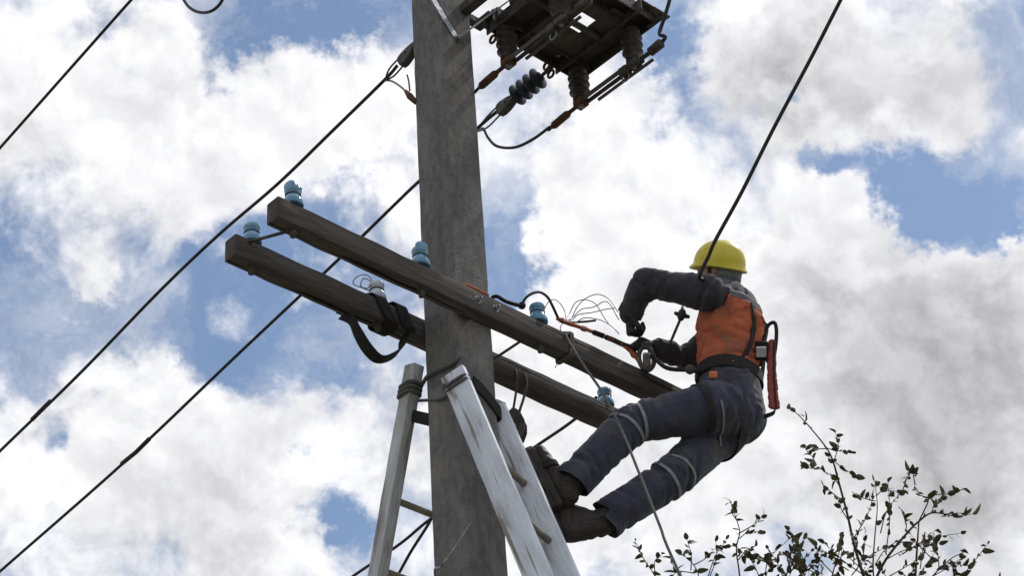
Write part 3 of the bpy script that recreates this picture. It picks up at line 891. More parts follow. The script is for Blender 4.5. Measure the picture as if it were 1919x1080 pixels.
def folds(me, joints, amp=.006, f=26):
    """cloth creases: ridged noise, stronger round the listed joints [(point, radius)]"""
    n = len(me.vertices)
    nr = [v.normal.copy() for v in me.vertices]
    for v, q in zip(me.vertices, nr):
        w = .30
        for (p, r, k) in joints:
            d = (v.co - p).length / r
            w = max(w, k * max(0, 1 - d * d))
        s = v.co + V((noise.noise(v.co * 9), noise.noise(v.co * 9 + V((4, 4, 4))), noise.noise(v.co * 9 + V((8, 1, 3))))) * .03
        s = V((s.x * .8, s.y * .8, s.z * 1.5))
        a = abs(noise.noise(s * f)); b = abs(noise.noise(s * f * .45 + V((7, 3, 1))))
        v.co += q * (w * amp * (.25 + .9 * min(a, .4) + 1.6 * min(b, .45) - .85 * math.exp(-(a / .085) ** 2) - 1.0 * math.exp(-(b / .09) ** 2)))
    me.update()

def drape(me, segs, joints, amp, fa=24.0, fp=7.0):
    """cloth creases running round and slantwise across each limb segment, deepest at the joints"""
    ax = [(p, q - p, (q - p).length_squared, (q - p).normalized()) for p, q in segs]
    nr = [v.normal.copy() for v in me.vertices]
    for v, nn in zip(me.vertices, nr):
        best = None
        for i, (p, d, l2, u) in enumerate(ax):
            t = max(0.0, min(1.0, (v.co - p).dot(d) / l2))
            dd = (v.co - p - d * t).length
            if best is None or dd < best[0]: best = (dd, i)
        p, d, l2, u = ax[best[1]]
        r = v.co - p
        al = r.dot(u); per = r - u * al
        wob = noise.noise(v.co * 7 + V((best[1] * 3, 0, 0))) * .045
        sl = per.dot(V((.3, -.8, .5))) * .55
        q1 = per * fp + u * ((al + wob + sl) * fa)
        q2 = per * fp * 1.1 + u * ((al - wob - sl * .8) * fa * .62) + V((9, 4, 2))
        w = .22
        for (c, rad_, k) in joints:
            e = (v.co - c).length / rad_
            w = max(w, k * max(0, 1 - e * e))
        n1 = noise.noise(q1); n2 = noise.noise(q2)
        v.co += nn * (w * amp * (.7 * n1 + .55 * (.45 - abs(n1) * 1.6) + 1.1 * n2 + .7 * (.45 - abs(n2) * 1.6)))
    me.update()

# torso frame
tz_ = (J['neck'] - J['pelvis']).normalized()
tx_ = (J['shL'] - J['shR']); tx_ = (tx_ - tz_ * tx_.dot(tz_)).normalized()      # towards his left
ty_ = tz_.cross(tx_)                                                           # his back or front
face_hint = V((-1, -.1, 0))
if ty_.dot(face_hint) < 0: ty_f = -ty_
else: ty_f = ty_
TF = Matrix((tx_, ty_f, tz_)).transposed()
if TF.determinant() < 0: TF = Matrix((-tx_, ty_f, tz_)).transposed()
fwd = ty_f
pc_, wc_, cc_, nc_ = J['pelvis'], J['waist'], J['chest'], J['neck']

def torso_hulls(bm, g=0.0):
    pel = (pc_ - fwd * .01, (.155 + g, .125 + g, .11 + g), TF)
    wai = (wc_, (.148 + g, .112 + g, .08 + g), TF)
    che = (cc_ - fwd * .005, (.168 + g, .128 + g, .10 + g), TF)
    shd = (cc_ + tz_ * .105 - fwd * .012, (.175 + g, .10 + g, .075 + g), TF)
    hull(bm, [pel, wai]); hull(bm, [wai, che]); hull(bm, [che, shd])
    hull(bm, [shd, (nc_, .062 + g)])
def limb(bm, pts):
    for (p, r), (q, s) in zip(pts, pts[1:]): hull(bm, [(p, r), (q, s)])

def lerp(a, b, t): return J[a].lerp(J[b], t)

# --- body (continuous, mostly under clothing), head with face
hd = J['head']
hz = (up * .85 + Z * .25 + rt * .05).normalized()
look = (-rt * .86 + fw * .5); look = (look - hz * look.dot(hz)).normalized()
hx = look.cross(hz).normalized()
HF = Matrix((hx, look, hz)).transposed()
def hp_(x, y, z): return hd + HF @ V((x, y, z))
bm = bmesh.new()
torso_hulls(bm, -.018)
for s in ('L', 'R'):
    limb(bm, [(J['hip' + s], .085), (lerp('hip' + s, 'knee' + s, .5), .075), (J['knee' + s], .055), (lerp('knee' + s, 'ank' + s, .35), .055), (J['ank' + s], .038)])
    limb(bm, [(J['sh' + s], .055), (J['el' + s], .042), (lerp('el' + s, 'wr' + s, .4), .040), (J['wr' + s], .029)])
hull(bm, [(nc_, .062), (hp_(0, -.02, -.09), .056)])
hull(bm, [(hp_(0, -.015, .03), (.074, .092, .085), HF), (hp_(0, .035, -.07), (.052, .050, .045), HF)], 16)
hull(bm, [(hp_(0, .085, -.01), .012), (hp_(0, .108, -.032), .015)])
hull(bm, [(hp_(-.02, .082, -.075), .010), (hp_(.02, .082, -.075), .010)])
for s in (-1, 1):
    hull(bm, [(hp_(s * .076, -.01, -.005), (.010, .018, .028), HF), (hp_(s * .082, -.016, .01), (.006, .016, .018), HF)])
    hull(bm, [(hp_(s * .034, .078, .012), (.020, .012, .007), HF)])
me = remeshed(bm, .009, 3)
mesh_obj('body', me, MT['skin'], man)
for s in (-1, 1):
    bm = bmesh.new(); bmesh.ops.create_uvsphere(bm, u_segments=12, v_segments=8, radius=.012, matrix=Matrix.Translation(hp_(s * .034, .078, -.004)))
    mesh_obj('eye', fin(bm), MT['eye'], man)

# --- trousers
bm = bmesh.new()
hull(bm, [(pc_ - fwd * .012, (.172, .145, .118), TF), (wc_ - tz_ * .02, (.162, .126, .05), TF)])
hull(bm, [(pc_ - fwd * .03 - tz_ * .03, (.165, .130, .105), TF), (lerp('hipL', 'kneeL', .15), .118)])
hull(bm, [(pc_ - fwd * .03 - tz_ * .03, (.160, .125, .105), TF), (lerp('hipR', 'kneeR', .15), .112)])
def trouser_leg(s, r0_, rk, rc, endt):
    k, a, h = J['knee' + s], J['ank' + s], J['hip' + s]
    limb(bm, [(h, r0_), (h.lerp(k, .5), r0_ * .90), (k, rk), (k.lerp(a, .45), (rk + rc) * .51), (k.lerp(a, endt + .22), rc)])
trouser_leg('L', .110, .086, .076, .90)
trouser_leg('R', .106, .084, .080, .90)
me = remeshed(bm, .007, 5)
TS = [(J['pelvis'], J['waist'])] + [(J['hip' + q], J['knee' + q]) for q in 'LR'] + [(J['knee' + q], J['ank' + q]) for q in 'LR']
drape(me, TS, [(J['kneeL'], .20, 1.0), (J['kneeR'], .20, 1.0), (J['ankL'], .22, 1.0), (J['ankR'], .22, 1.0), (J['hipL'], .22, .9), (J['hipR'], .22, .9)], .0155, 29)
cb = bmesh.new(); cb.from_mesh(me)
for q, tilt_ in (('L', .25), ('R', .25)):
    k_, a_ = J['knee' + q], J['ank' + q]
    u_ = (a_ - k_).normalized()
    c_ = k_.lerp(a_, .93)
    fs = [f for f in cb.faces if (f.calc_center_median() - a_).length < .19 and (f.calc_center_median() - k_).dot(u_) > .2]
    geo = set(fs)
    for f in fs: geo.update(f.edges); geo.update(f.verts)
    bmesh.ops.bisect_plane(cb, geom=list(geo), plane_co=c_, plane_no=(u_ + up * -.18).normalized(), clear_outer=True)
cb.to_mesh(me); cb.free(); me.update()
trousers_me = me.copy()
trousers = mesh_obj('trousers', me, MT['trousers'], man)

# --- jacket
bm = bmesh.new()
torso_hulls(bm, .012)
for s, rr in (('L', (.084, .072, .062, .050)), ('R', (.080, .066, .058, .048))):
    sh, el, wr = J['sh' + s], J['el' + s], J['wr' + s]
    limb(bm, [(sh.lerp(cc_ + tz_ * .1, .35), rr[0]), (sh, rr[0]), (sh.lerp(el, .55), rr[1]), (el, rr[2] * 1.02), (el.lerp(wr, .5), rr[2] * .95), (wr, rr[3])])
hull(bm, [(nc_ - tz_ * .02, .075), (nc_ + (hd - nc_) * .10, .070)])
hull(bm, [(J['shL'], .085), (nc_ - tz_ * .015 - fwd * .02, .075)])
hull(bm, [(J['shR'], .080), (nc_ - tz_ * .02 - fwd * .02, .072)])
me = remeshed(bm, .007, 5)
JS = [(J['waist'], J['chest'])] + [(J['sh' + q], J['el' + q]) for q in 'LR'] + [(J['el' + q], J['wr' + q]) for q in 'LR']
drape(me, JS, [(J['elL'], .18, 1.0), (J['elR'], .18, 1.0), (J['shL'], .17, 1.0), (J['waist'], .24, 1.5), (J['shR'], .15, .8), (J['chest'], .24, 1.5)], .0135, 28)
jacket_me = me.copy()
jacket = mesh_obj('jacket', me, MT['jacket'], man)

def shell(name, src, keep, off, m, parent, thick=.003):
    b = bmesh.new(); b.from_mesh(src)
    b.normal_update()
    dele = [f for f in b.faces if not keep(f.calc_center_median())]
    bmesh.ops.delete(b, geom=dele, context='FACES')
    b.normal_update()
    for v in b.verts: v.co += v.normal * off
    res = bmesh.ops.extrude_face_region(b, geom=list(b.faces))
    vs_ = [g for g in res['geom'] if isinstance(g, bmesh.types.BMVert)]
    for v in vs_: v.co += v.normal * -thick if False else V((0, 0, 0))
    b.normal_update()
    me = bpy.data.meshes.new(name); b.to_mesh(me); b.free()
    return mesh_obj(name, me, m, parent)

def tl(p):
    q = p - wc_
    return V((q.dot(tx_), q.dot(fwd), q.dot(tz_)))     # left, front, up from the waist
ctop = tl(cc_).z
def on_torso(p):
    q = tl(p)
    return abs(q.x) < .195 and -.165 < q.y < .165
def sleeve_dist(p):
    d = 9
    for s in ('L', 'R'):
        a_, b_ = J['sh' + s], J['el' + s]
        ab_ = b_ - a_
        t = max(0.0, min(1, (p - a_).dot(ab_) / ab_.length_squared))
        d = min(d, (p - a_ - ab_ * t).length - .02 * 0)
    return d
def yoke(p): # height of the yoke seam, falls towards his back
    q = tl(p)
    return ctop + .055 - .05 * max(0, -q.y * 4) * .5
keep_vest = lambda p: on_torso(p) and -.055 < tl(p).z < yoke(p) and sleeve_dist(p) > .085
vest = shell('vest', jacket_me, keep_vest, .006, MT['orange'], man)
shell('reflective_strip', jacket_me, lambda p: on_torso(p) and yoke(p) - .004 < tl(p).z < yoke(p) + .030 and sleeve_dist(p) > .075, .008, MT['reflect'], vest)

# rings that follow the clothing
bv_t = BVHTree.FromPolygons([v.co for v in trousers_me.vertices], [p.vertices for p in trousers_me.polygons])
bv_j = BVHTree.FromPolygons([v.co for v in jacket_me.vertices], [p.vertices for p in jacket_me.polygons])
def wrap_ring(bvs, c, axis, width, m, name, parent, off=.005, a0=0, a1=360, n=48, hint=Z, rmax=.3, tilt=0.0):
    F = frame(axis, hint)
    pts = []
    for k in range(n + 1):
        an = rad(a0 + (a1 - a0) * k / n)
        d = (F.col[0] * math.cos(an) + F.col[1] * math.sin(an) + F.col[2] * tilt * math.cos(an)).normalized()
        best = 0
        for bv in bvs:
            # from outside inwards
            h = bv.ray_cast(c + d * rmax, -d, rmax)
            if h[0] is not None: best = max(best, (h[0] - c).length)
        pts.append((c + d * (best + off), d))
    for _ in range(2):
        pts = [(pts[max(i - 1, 0)][0] * .25 + p[0] * .5 + pts[min(i + 1, n)][0] * .25, p[1]) for i, p in enumerate(pts)]
    bm = bmesh.new()
    add_ribbon(bm, [p for p, d in pts], F.col[2] * (width / 2), .004)
    return mesh_obj(name, fin(bm), m, parent, smooth=False)
belt = wrap_ring([bv_t, bv_j], wc_ - tz_ * .045, tz_, .055, MT['webbing'], 'belt', man, .012, rmax=.32)
wrap_ring([bv_t, bv_j], wc_ - tz_ * .045, tz_, .016, MT['reflect'], 'belt_stitching', belt, .0145, 20, 160, 24, rmax=.32)
for s, aa in (('L', .93), ('R', .90)):
    h, k, an = J['hip' + s], J['knee' + s], J['ank' + s]
    ax_ = (k - h).normalized()
    wrap_ring([bv_t], h.lerp(k, .93), ax_, .014, MT['reflect'], 'knee_tape', trousers, .005, 0, 360, 40, hint=fwd, rmax=.16)
    ax_ = (an - k).normalized()
    wrap_ring([bv_t], k.lerp(an, .10), ax_, .014, MT['reflect'], 'knee_tape', trousers, .005, 0, 360, 40, hint=fwd, rmax=.16)
    # thigh loop of the harness
    ax_ = (k - h).normalized()
    wrap_ring([bv_t], h.lerp(k, .22), ax_, .030, MT['webbing'], 'thigh_strap', man, .006, hint=fwd, rmax=.21)
wrap_ring([bv_t], J['hipL'].lerp(J['kneeL'], .10), (J['kneeL'] - J['hipL']).normalized(), .008, MT['reflect'], 'thigh_piping', trousers, .005, 100, 280, 40, hint=fwd, rmax=.24)

# harness shoulder straps over the vest (back)
def surf(q, off=.012):
    o_ = wc_ + tx_ * q[0] + tz_ * q[2]
    d = (fwd * q[1]).normalized()
    h = bv_j.ray_cast(o_ + d * .4, -d, .5)
    return (h[0] + d * off) if h[0] is not None else o_ + d * .13
for sx in (-1, 1):
    pts = [surf((sx * .10, -1, -.03)), surf((sx * .08, -1, .05)), surf((sx * .05, -1, .13)), surf((sx * .06, -1, .20)), surf((sx * .085, -1, .25))]
    bm = bmesh.new(); sp = smooth_path(pts, 6); add_ribbon(bm, sp, tx_ * .018, .004)
    mesh_obj('shoulder_strap', fin(bm), MT['webbing'], man, smooth=False)
# dorsal gear: buckle plate, carabiner loop, red webbing pack and lower strap
dp = at(1426, 660, .44)
gear = None
FD = Matrix((rt, fw, up)).transposed()
bm = bmesh.new(); add_box(bm, at(1424, 658, .42), FD, (.075, .03, .085), .008, 2)
gear = mesh_obj('back_plate', fin(bm), MT['webbing'], man, smooth=False)
bm = bmesh.new(); add_box(bm, at(1426, 660, .40), FD, (.048, .016, .048), .005, 2)
mesh_obj('buckle', fin(bm), MT['buckle'], gear, smooth=False)
bm = bmesh.new(); add_box(bm, at(1422, 628, .42), FD, (.045, .02, .07), .008, 2)
mesh_obj('orange_tab', fin(bm), MT['orange'], gear, smooth=False)
cp = [at(x, y, .42) for x, y in ((1434, 655), (1432, 630), (1440, 610), (1451, 605), (1455, 618), (1454, 645), (1449, 672), (1440, 680))]
bm = bmesh.new(); add_tube(bm, smooth_path(cp + [cp[0]], 5)[:-1], .0085, 8, True)
mesh_obj('carabiner', fin(bm), MT['webbing'], gear)
bm = bmesh.new()
pk = [at(1447, 640, .42), at(1446, 690, .42), at(1448, 730, .42), at(1451, 764, .42)]
prev = None
for p, q, w in zip(pk, pk[1:], (.022, .024, .026)):
    hull(bm, [(p, (w * .8, .016, .010), FD), (q, (w, .018, .010), FD)])
me = remeshed(bm, .005, 3); folds(me, [(pk[2], .2, 1)], .002, 40)
pack = mesh_obj('webbing_pack', me, MT['red_web'], gear)
bm = bmesh.new(); add_ribbon(bm, [pk[0] - fw * .022 + rt * .006, pk[1] - fw * .024 + rt * .006, pk[2] - fw * .024 + rt * .006, pk[3] - fw * .022 + rt * .006], rt * .004, .003)
mesh_obj('seam', fin(bm), MT['webbing'], pack, smooth=False)
ls = smooth_path([at(1454, 764, .42), at(1450, 774, .42), at(1436, 780, .43), at(1418, 782, .44), at(1400, 776, .46)], 6)
bm = bmesh.new(); add_ribbon(bm, ls, (up * .011 + rt * .003), .006)
mesh_obj('lower_strap', fin(bm), MT['webbing'], gear, smooth=False)
tube_obj('adjuster_cord', [at(1404, 572, .40), at(1420, 592, .41), at(1440, 612, .42)], .005, MT['webbing'], gear)
# hip pockets / orange tabs at the waist
for (x, y, w, h) in ((1337, 703, .036, .030), (1312, 700, .018, .024)):
    p = at(x, y, .30)
    hh = bv_j.ray_cast(p - fw * .4, fw, 1.0)
    h2 = bv_t.ray_cast(p - fw * .4, fw, 1.0)
    cands = [q for q in (hh[0], h2[0]) if q is not None]
    c = min(cands, key=lambda q: (q - CAM).length) if cands else p
    bm = bmesh.new(); add_box(bm, c - fw * .022, FD, (w, .014, h), .006, 2)
    mesh_obj('belt_tab', fin(bm), MT['orange'], belt, smooth=False)
bm = bmesh.new()
p = at(1293, 693, .36); add_lathe(bm, [(.016, -.012), (.022, -.006), (.022, .006), (.012, .012)], p, fw, 16)
mesh_obj('belt_ring', fin(bm), MT['dark_steel'], belt)

# --- helmet
hc = hp_(0, -.008, .045)
tilt = Matrix.Rotation(rad(6), 3, hx)
HH = tilt @ HF
def hel(x, y, z): return hc + HH @ V((x, y, z))
bm = bmesh.new()
seg, rows = 40, 12
rings = []
for j in range(rows + 1):
    ph = j / rows * math.pi / 2
    ring = []
    for k in range(seg):
        an = 2 * math.pi * k / seg
        cx, cy = math.cos(an), math.sin(an)
        ridge = .004 * math.exp(-(cx * math.cos(ph) / .16) ** 2) * (1 if ph < 1.5 else .5)
        rr = math.cos(ph)
        ring.append(bm.verts.new(hel(cx * .100 * rr ** .9, cy * .122 * rr ** .9, math.sin(ph) ** .95 * .116 - .008 + ridge * math.sin(ph))))
    rings.append(ring)
brim = []
lip = []
for k in range(seg):
    an = 2 * math.pi * k / seg
    cx, cy = math.cos(an), math.sin(an)
    ext = .003 + .018 * max(0, cy) ** 3 + .010 * max(0, -cy) ** 3
    brim.append(bm.verts.new(hel(cx * (.100 + ext), cy * (.122 + ext), -.020 - .006 * abs(cy))))
    lip.append(bm.verts.new(hel(cx * (.096 + ext), cy * (.118 + ext), -.025 - .006 * abs(cy))))
inner = [bm.verts.new(hel(math.cos(2 * math.pi * k / seg) * .094, math.sin(2 * math.pi * k / seg) * .116, -.018)) for k in range(seg)]
inner2 = [bm.verts.new(hel(math.cos(2 * math.pi * k / seg) * .085, math.sin(2 * math.pi * k / seg) * .105, .05)) for k in range(seg)]
seq = [inner2, inner, lip, brim] + rings
for a, b in zip(seq, seq[1:]):
    for k in range(seg): bm.faces.new((a[k], a[(k + 1) % seg], b[(k + 1) % seg], b[k]))
bmesh.ops.remove_doubles(bm, verts=bm.verts, dist=.0005)
me = fin(bm); auto_sharp(me, 50)
helmet = mesh_obj('helmet', me, MT['helmet'], man)
bm = bmesh.new()
for s in (-1, 1):
    add_ribbon(bm, [hel(s * .098, .0, -.02), hp_(s * .080, .01, -.06), hp_(s * .03, .055, -.125)], HF @ V((0, .008, 0)), .003)
mesh_obj('chin_strap', fin(bm), MT['webbing'], helmet, smooth=False)
# --- grey hood / neck gaiter under the helmet
bm = bmesh.new()
hull(bm, [(hp_(0, -.030, -.055), (.074, .074, .025), HF), (hp_(0, -.03, -.085), (.073, .070, .035), HF)])
hull(bm, [(hp_(0, -.03, -.08), (.074, .070, .04), HF), (nc_ + (hd - nc_) * .15, .070)])
me = remeshed(bm, .007, 4); folds(me, [(nc_, .2, 1)], .006, 40)
mesh_obj('neck_gaiter', me, MT['hood'], man)
bm = bmesh.new()
hull(bm, [(hp_(0, -.032, .02), (.078, .082, .06), HF), (hp_(0, -.045, -.035), (.066, .062, .02), HF)], 16)
me = remeshed(bm, .006, 2); folds(me, [(hd, .2, 1)], .003, 90)
mesh_obj('knitted_cap', me, MT['hood'], man)
# collar of the jacket
bm = bmesh.new()
ring = []
Fc = frame((hd - nc_).normalized(), fwd)
for k in range(33):
    an = 2 * math.pi * k / 32
    ring.append(nc_ + (hd - nc_) * .14 + (Fc.col[0] * math.cos(an) + Fc.col[1] * math.sin(an)) * .086)
add_ribbon(bm, ring, (hd - nc_).normalized() * .028, .010)
mesh_obj('collar', fin(bm), MT['jacket'], man)

# --- boots
def boot(name, ankle, knee, toe, heel, side):
    """toe/heel: points on the sole line"""
    d = (toe - heel).normalized()
    leg = (knee - ankle).normalized()
    upn = (leg - d * leg.dot(d)).normalized()
    lat = d.cross(upn).normalized()
    F = Matrix((lat, d, upn)).transposed()
    b = bmesh.new()
    L_ = (toe - heel).length
    h0 = heel + d * .045 + upn * .05
    m0 = heel + d * (L_ * .45) + upn * .045
    b0 = heel + d * (L_ * .70) + upn * .036
    t0 = toe - d * .045 + upn * .034
    hull(b, [(h0, (.040, .042, .048), F), (m0, (.044, .05, .050), F)])
    hull(b, [(m0, (.044, .05, .050), F), (b0, (.051, .05, .038), F)])
    hull(b, [(b0, (.051, .05, .038), F), (t0, (.044, .044, .032), F)])
    hull(b, [(h0 + upn * .01, .042), (m0 + upn * .025, .038), (ankle, .051)])
    hull(b, [(ankle, .051), (ankle + leg * .16, .058)])
    me = remeshed(b, .0065, 4); folds(me, [(ankle, .12, 1), (b0, .08, .6)], .006, 34)
    o = mesh_obj(name, me, MT['boot'], man)
    # sole
    b = bmesh.new()
    prof = [(-.036, .005), (-.042, .04), (-.040, L_ * .4), (-.052, L_ * .68), (-.046, L_ * .9), (-.02, L_ * 1.0), (.02, L_ * 1.0), (.046, L_ * .9), (.052, L_ * .68), (.040, L_ * .4), (.042, .04), (.036, .005)]
    lo = [b.verts.new(heel + lat * x + d * y - upn * .016) for x, y in prof]
    hi = [b.verts.new(heel + lat * x + d * y + upn * .014) for x, y in prof]
    n = len(prof)
    b.faces.new(lo); b.faces.new(hi[::-1])
    for k in range(n): b.faces.new((lo[k], lo[(k + 1) % n], hi[(k + 1) % n], hi[k]))
    bmesh.ops.bevel(b, geom=list(b.edges), offset=.004, segments=1, affect='EDGES')
    mesh_obj('sole', fin(b), MT['rubber'], o, smooth=False)
    b = bmesh.new(); add_box(b, heel + d * .045 - upn * .024, F, (.074, .075, .022), .004); mesh_obj('heel_block', fin(b), MT['rubber'], o, smooth=False)
    # instep strap of the climbing gear
    b = bmesh.new()
    ring = [b0 + d * -.03 + lat * (math.cos(2 * math.pi * k / 24) * .056) + upn * (math.sin(2 * math.pi * k / 24) * .050 - .004) for k in range(25)]
    add_ribbon(b, ring, d * .014, .004); mesh_obj('strap', fin(b), MT['webbing'], o, smooth=False)
    return o
boot('boot', J['ankL'], J['kneeL'], at(990, 842, .27), at(1050, 956, .27), 'L')
boot('boot', J['ankR'], J['kneeR'], at(1012, 900, .33), at(1052, 1022, .33), 'R')

# --- hands in gloves
def glove(wr, d, palm_n, side, curl, grip=1.0, name='glove'):
    """d: hand direction, palm_n: direction the palm faces, side: +1 thumb on +lat"""
    d = d.normalized(); palm_n = (palm_n - d * palm_n.dot(d)).normalized(); lat = d.cross(palm_n) * side
    b = bmesh.new()
    hull(b, [(wr - d * .03, .036), (wr + d * .012, .031)])
    F = Matrix((lat, d, d.cross(lat) if False else lat.cross(d))).transposed()
    hull(b, [(wr + d * .012, (.030, .02, .022), F), (wr + d * .085 + lat * .0, (.042, .018, .017), F)])
    hull(b, [(wr + d * .03 + lat * .028, .018), (wr + d * .06 + lat * .02, .018)])
    for i, (x, l) in enumerate(((.033, .92), (.012, 1.0), (-.010, .95), (-.031, .76))):
        p = wr + d * (.088 - abs(x) * .12) + lat * x
        an = 0.25
        rr = .0118 if i < 3 else .0105
        for sgl, c in zip((.043, .028, .023), curl):
            an += c
            q = p + (d * math.cos(an) + palm_n * math.sin(an)) * sgl * l
            hull(b, [(p, rr), (q, rr * .93)], 8)
            p = q; rr *= .93
    p = wr + d * .035 + lat * .040
    t1 = p + (d * .75 + lat * .45 + palm_n * .5 * grip).normalized() * .036
    t2 = t1 + (d * .8 - lat * .15 + palm_n * .7 * grip).normalized() * .030
    hull(b, [(wr + d * .025 + lat * .022, .017), (p, .0145)], 8); hull(b, [(p, .0145), (t1, .013)], 8); hull(b, [(t1, .013), (t2, .0115)], 8)
    me = remeshed(b, .0038, 3)
    g = mesh_obj(name, me, MT['glove'], man)
    return g
grabL = at(1196, 628, .50)
glove(J['wrL'], (at(1182, 630, .47) - J['wrL']), rt * .9 + fw * .2, 1, (1.1, 1.25, .8))
glove(J['wrR'], (at(1204, 640, .52) - J['wrR']), -up * .9 - fw * .1, -1, (.75, .85, .6))
for s in ('L', 'R'):
    c = J['el' + s].lerp(J['wr' + s], .93); ax_ = (J['wr' + s] - J['el' + s]).normalized()
    wrap_ring([bv_j], c, ax_, .035, MT['jacket'], 'cuff', jacket, .004, rmax=.09)

# ------------------------------------------------------------------ lanyard, hook and hand line
t = thing('positioning_lanyard', W(.2, BF, HA + AHH), 'orange and black lanyard running from the pole along the crossarm to the gloves', 'lanyard')
hpz = pole_half(7.0) + .010
fp = W(0, -hpz, 0)
def armtop(x, y, b=BF): return on_plane(x, y, W(0, b, 0), B)
seg1 = [W(-.06, -hpz + .002, HA + .05), on_plane(868, 533, fp, B) - Z * .012, on_plane(884, 540, fp, B), on_plane(900, 547, fp, B), on_plane(914, 554, fp, B)]
tube_obj('pole_wrap', seg1, .009, MT['orange_rope'], t, 10)
e0 = W(hpz - .01, -hpz - .004, on_plane(915, 555, fp, B).z)
seg2 = [e0, armtop(932, 556), armtop(950, 566), armtop(978, 574)]
tube_obj('black_sheath', seg2, .0085, MT['webbing'], t)
bm = bmesh.new(); bmesh.ops.create_uvsphere(bm, u_segments=12, v_segments=8, radius=.017, matrix=Matrix.Translation(armtop(978, 573)))
mesh_obj('knot', fin(bm), MT['webbing'], t)
lp = [armtop(978, 574), armtop(984, 560, BF - .02), armtop(998, 550, BF - .03), armtop(1012, 548, BF - .03), armtop(1026, 557, BF - .03), armtop(1036, 575, BF - .02), armtop(1046, 596), armtop(1054, 604)]
tube_obj('insulator_loop', lp, .0062, MT['cable'], t)
hookp = at(1211, 662, .50)
seg3 = [armtop(1044, 597), armtop(1060, 605), armtop(1085, 613), at(1110, 622, .52), at(1140, 634, .51), at(1170, 647, .50)]
tube_obj('orange_rope', seg3, .0085, MT['orange_rope'], t)
for (x0_, y0_, x1_, y1_, yy) in ((1050, 600, 1074, 608.5, .56), (1090, 615, 1098, 618, .535), (1112, 623, 1132, 630.5, .52)):
    tube_obj('black_whipping', [at(x0_, y0_, yy), at(x1_, y1_, yy)], .0125, MT['webbing'], t, 10, 1)
tube_obj('black_sheath', [at(1135, 632, .515), at(1150, 638, .51), at(1172, 648, .50), at(1190, 652, .50), at(1200, 652, .50)], .0125, MT['webbing'], t)
tube_obj('rope_tail', [at(1165, 645, .50), at(1178, 655, .50), at(1192, 670, .50), at(1205, 688, .50)], .010, MT['orange_rope'], t)
hk = [at(x, y, .50) for x, y in ((1203, 650), (1197, 668), (1203, 688), (1216, 694), (1225, 682), (1223, 662), (1213, 650))]
bm = bmesh.new(); add_tube(bm, smooth_path(hk + [hk[0]], 5)[:-1], .011, 8, True); mesh_obj('snap_hook', fin(bm), MT['dark_steel'], t)
bm = bmesh.new(); add_box(bm, at(1212, 676, .50), FD, (.036, .018, .07), .008, 2); mesh_obj('rope_grab', fin(bm), MT['steel'], t, smooth=False)
bm = bmesh.new(); add_box(bm, at(1211, 648, .50), FD, (.05, .03, .035), .008, 2); mesh_obj('hook_body', fin(bm), MT['dark_steel'], t, smooth=False)
tube_obj('belt_link', [at(1222, 668, .50), at(1250, 690, .44), at(1290, 694, .40), at(1312, 698, .38)], .010, MT['webbing'], t)

t = thing('line_clamp', at(1256, 645, .52), 'small dark clamp on a thin threaded rod above the worker\'s forearm', 'clamp')
p0_, p1_ = at(1254, 648, .53), at(1276, 596, .53)
bm = bmesh.new(); add_tube(bm, [p0_.lerp(p1_, k / 24) for k in range(25)], [.0055 if k % 2 else .0075 for k in range(25)], 8); mesh_obj('threaded_rod', fin(bm), MT['dark_steel'], t)
bm = bmesh.new(); dd = (p1_ - p0_).normalized(); sd_ = dd.cross(fw).normalized()
hull(bm, [(p1_, .016), (p1_ + dd * .03 + sd_ * .004, .018)]); hull(bm, [(p1_ + dd * .012, .012), (p1_ + dd * .010 + sd_ * .030, .009)]); hull(bm, [(p1_ + dd * .016, .012), (p1_ + dd * .022 - sd_ * .028, .010)]); hull(bm, [(p1_ + dd * .03, .010), (p1_ + dd * .055 + sd_ * .012, .007)])
me = remeshed(bm, .004, 2); mesh_obj('clamp_head', me, MT['dark_steel'], t)

t = thing('hand_line', W(.5, BF, HA), 'grey rope tied to the crossarm and hanging down past the worker\'s legs', 'rope')
top = W(.475, BF - AW / 2 - .012, HA + AHH - .004)
rp = [top, at(1062, 632, .16), at(1092, 682, .02), at(1130, 738, -.10), at(1164, 805, -.22), at(1200, 893, -.34), at(1236, 985, -.46), at(1275, 1080, -.56)]
d = (rp[-1] - rp[-2]).normalized()
rp += [rp[-1] + d * 1.5 + V((.05, 0, 0)), V((rp[-1].x + d.x * 4 + .2, rp[-1].y + d.y * 4 - .1, .02))]
tube_obj('long_rope', rp, .0057, MT['rope'], t, 8, 8)
bm = bmesh.new()
ac = (top - P0).dot(A)
for k in range(2):
    ring = [W(ac + .012 * k + .006 * math.sin(q / 24 * 6.28), BF + (AW / 2 + .008) * max(-1, min(1, 1.35 * math.cos(q / 24 * 2 * math.pi))), HA + AHH / 2 + (AHH / 2 + .008) * max(-1, min(1, 1.35 * math.sin(q / 24 * 2 * math.pi)))) for q in range(24)]
    add_tube(bm, ring, .0065, 7, True)
mesh_obj('arm_hitch', fin(bm), MT['rope'], t)
tube_obj('rope_tail', [top + V((0, -.005, 0)), at(1040, 625, .24), at(1030, 640, .24), at(1020, 650, .24)], .0065, MT['rope'], t)

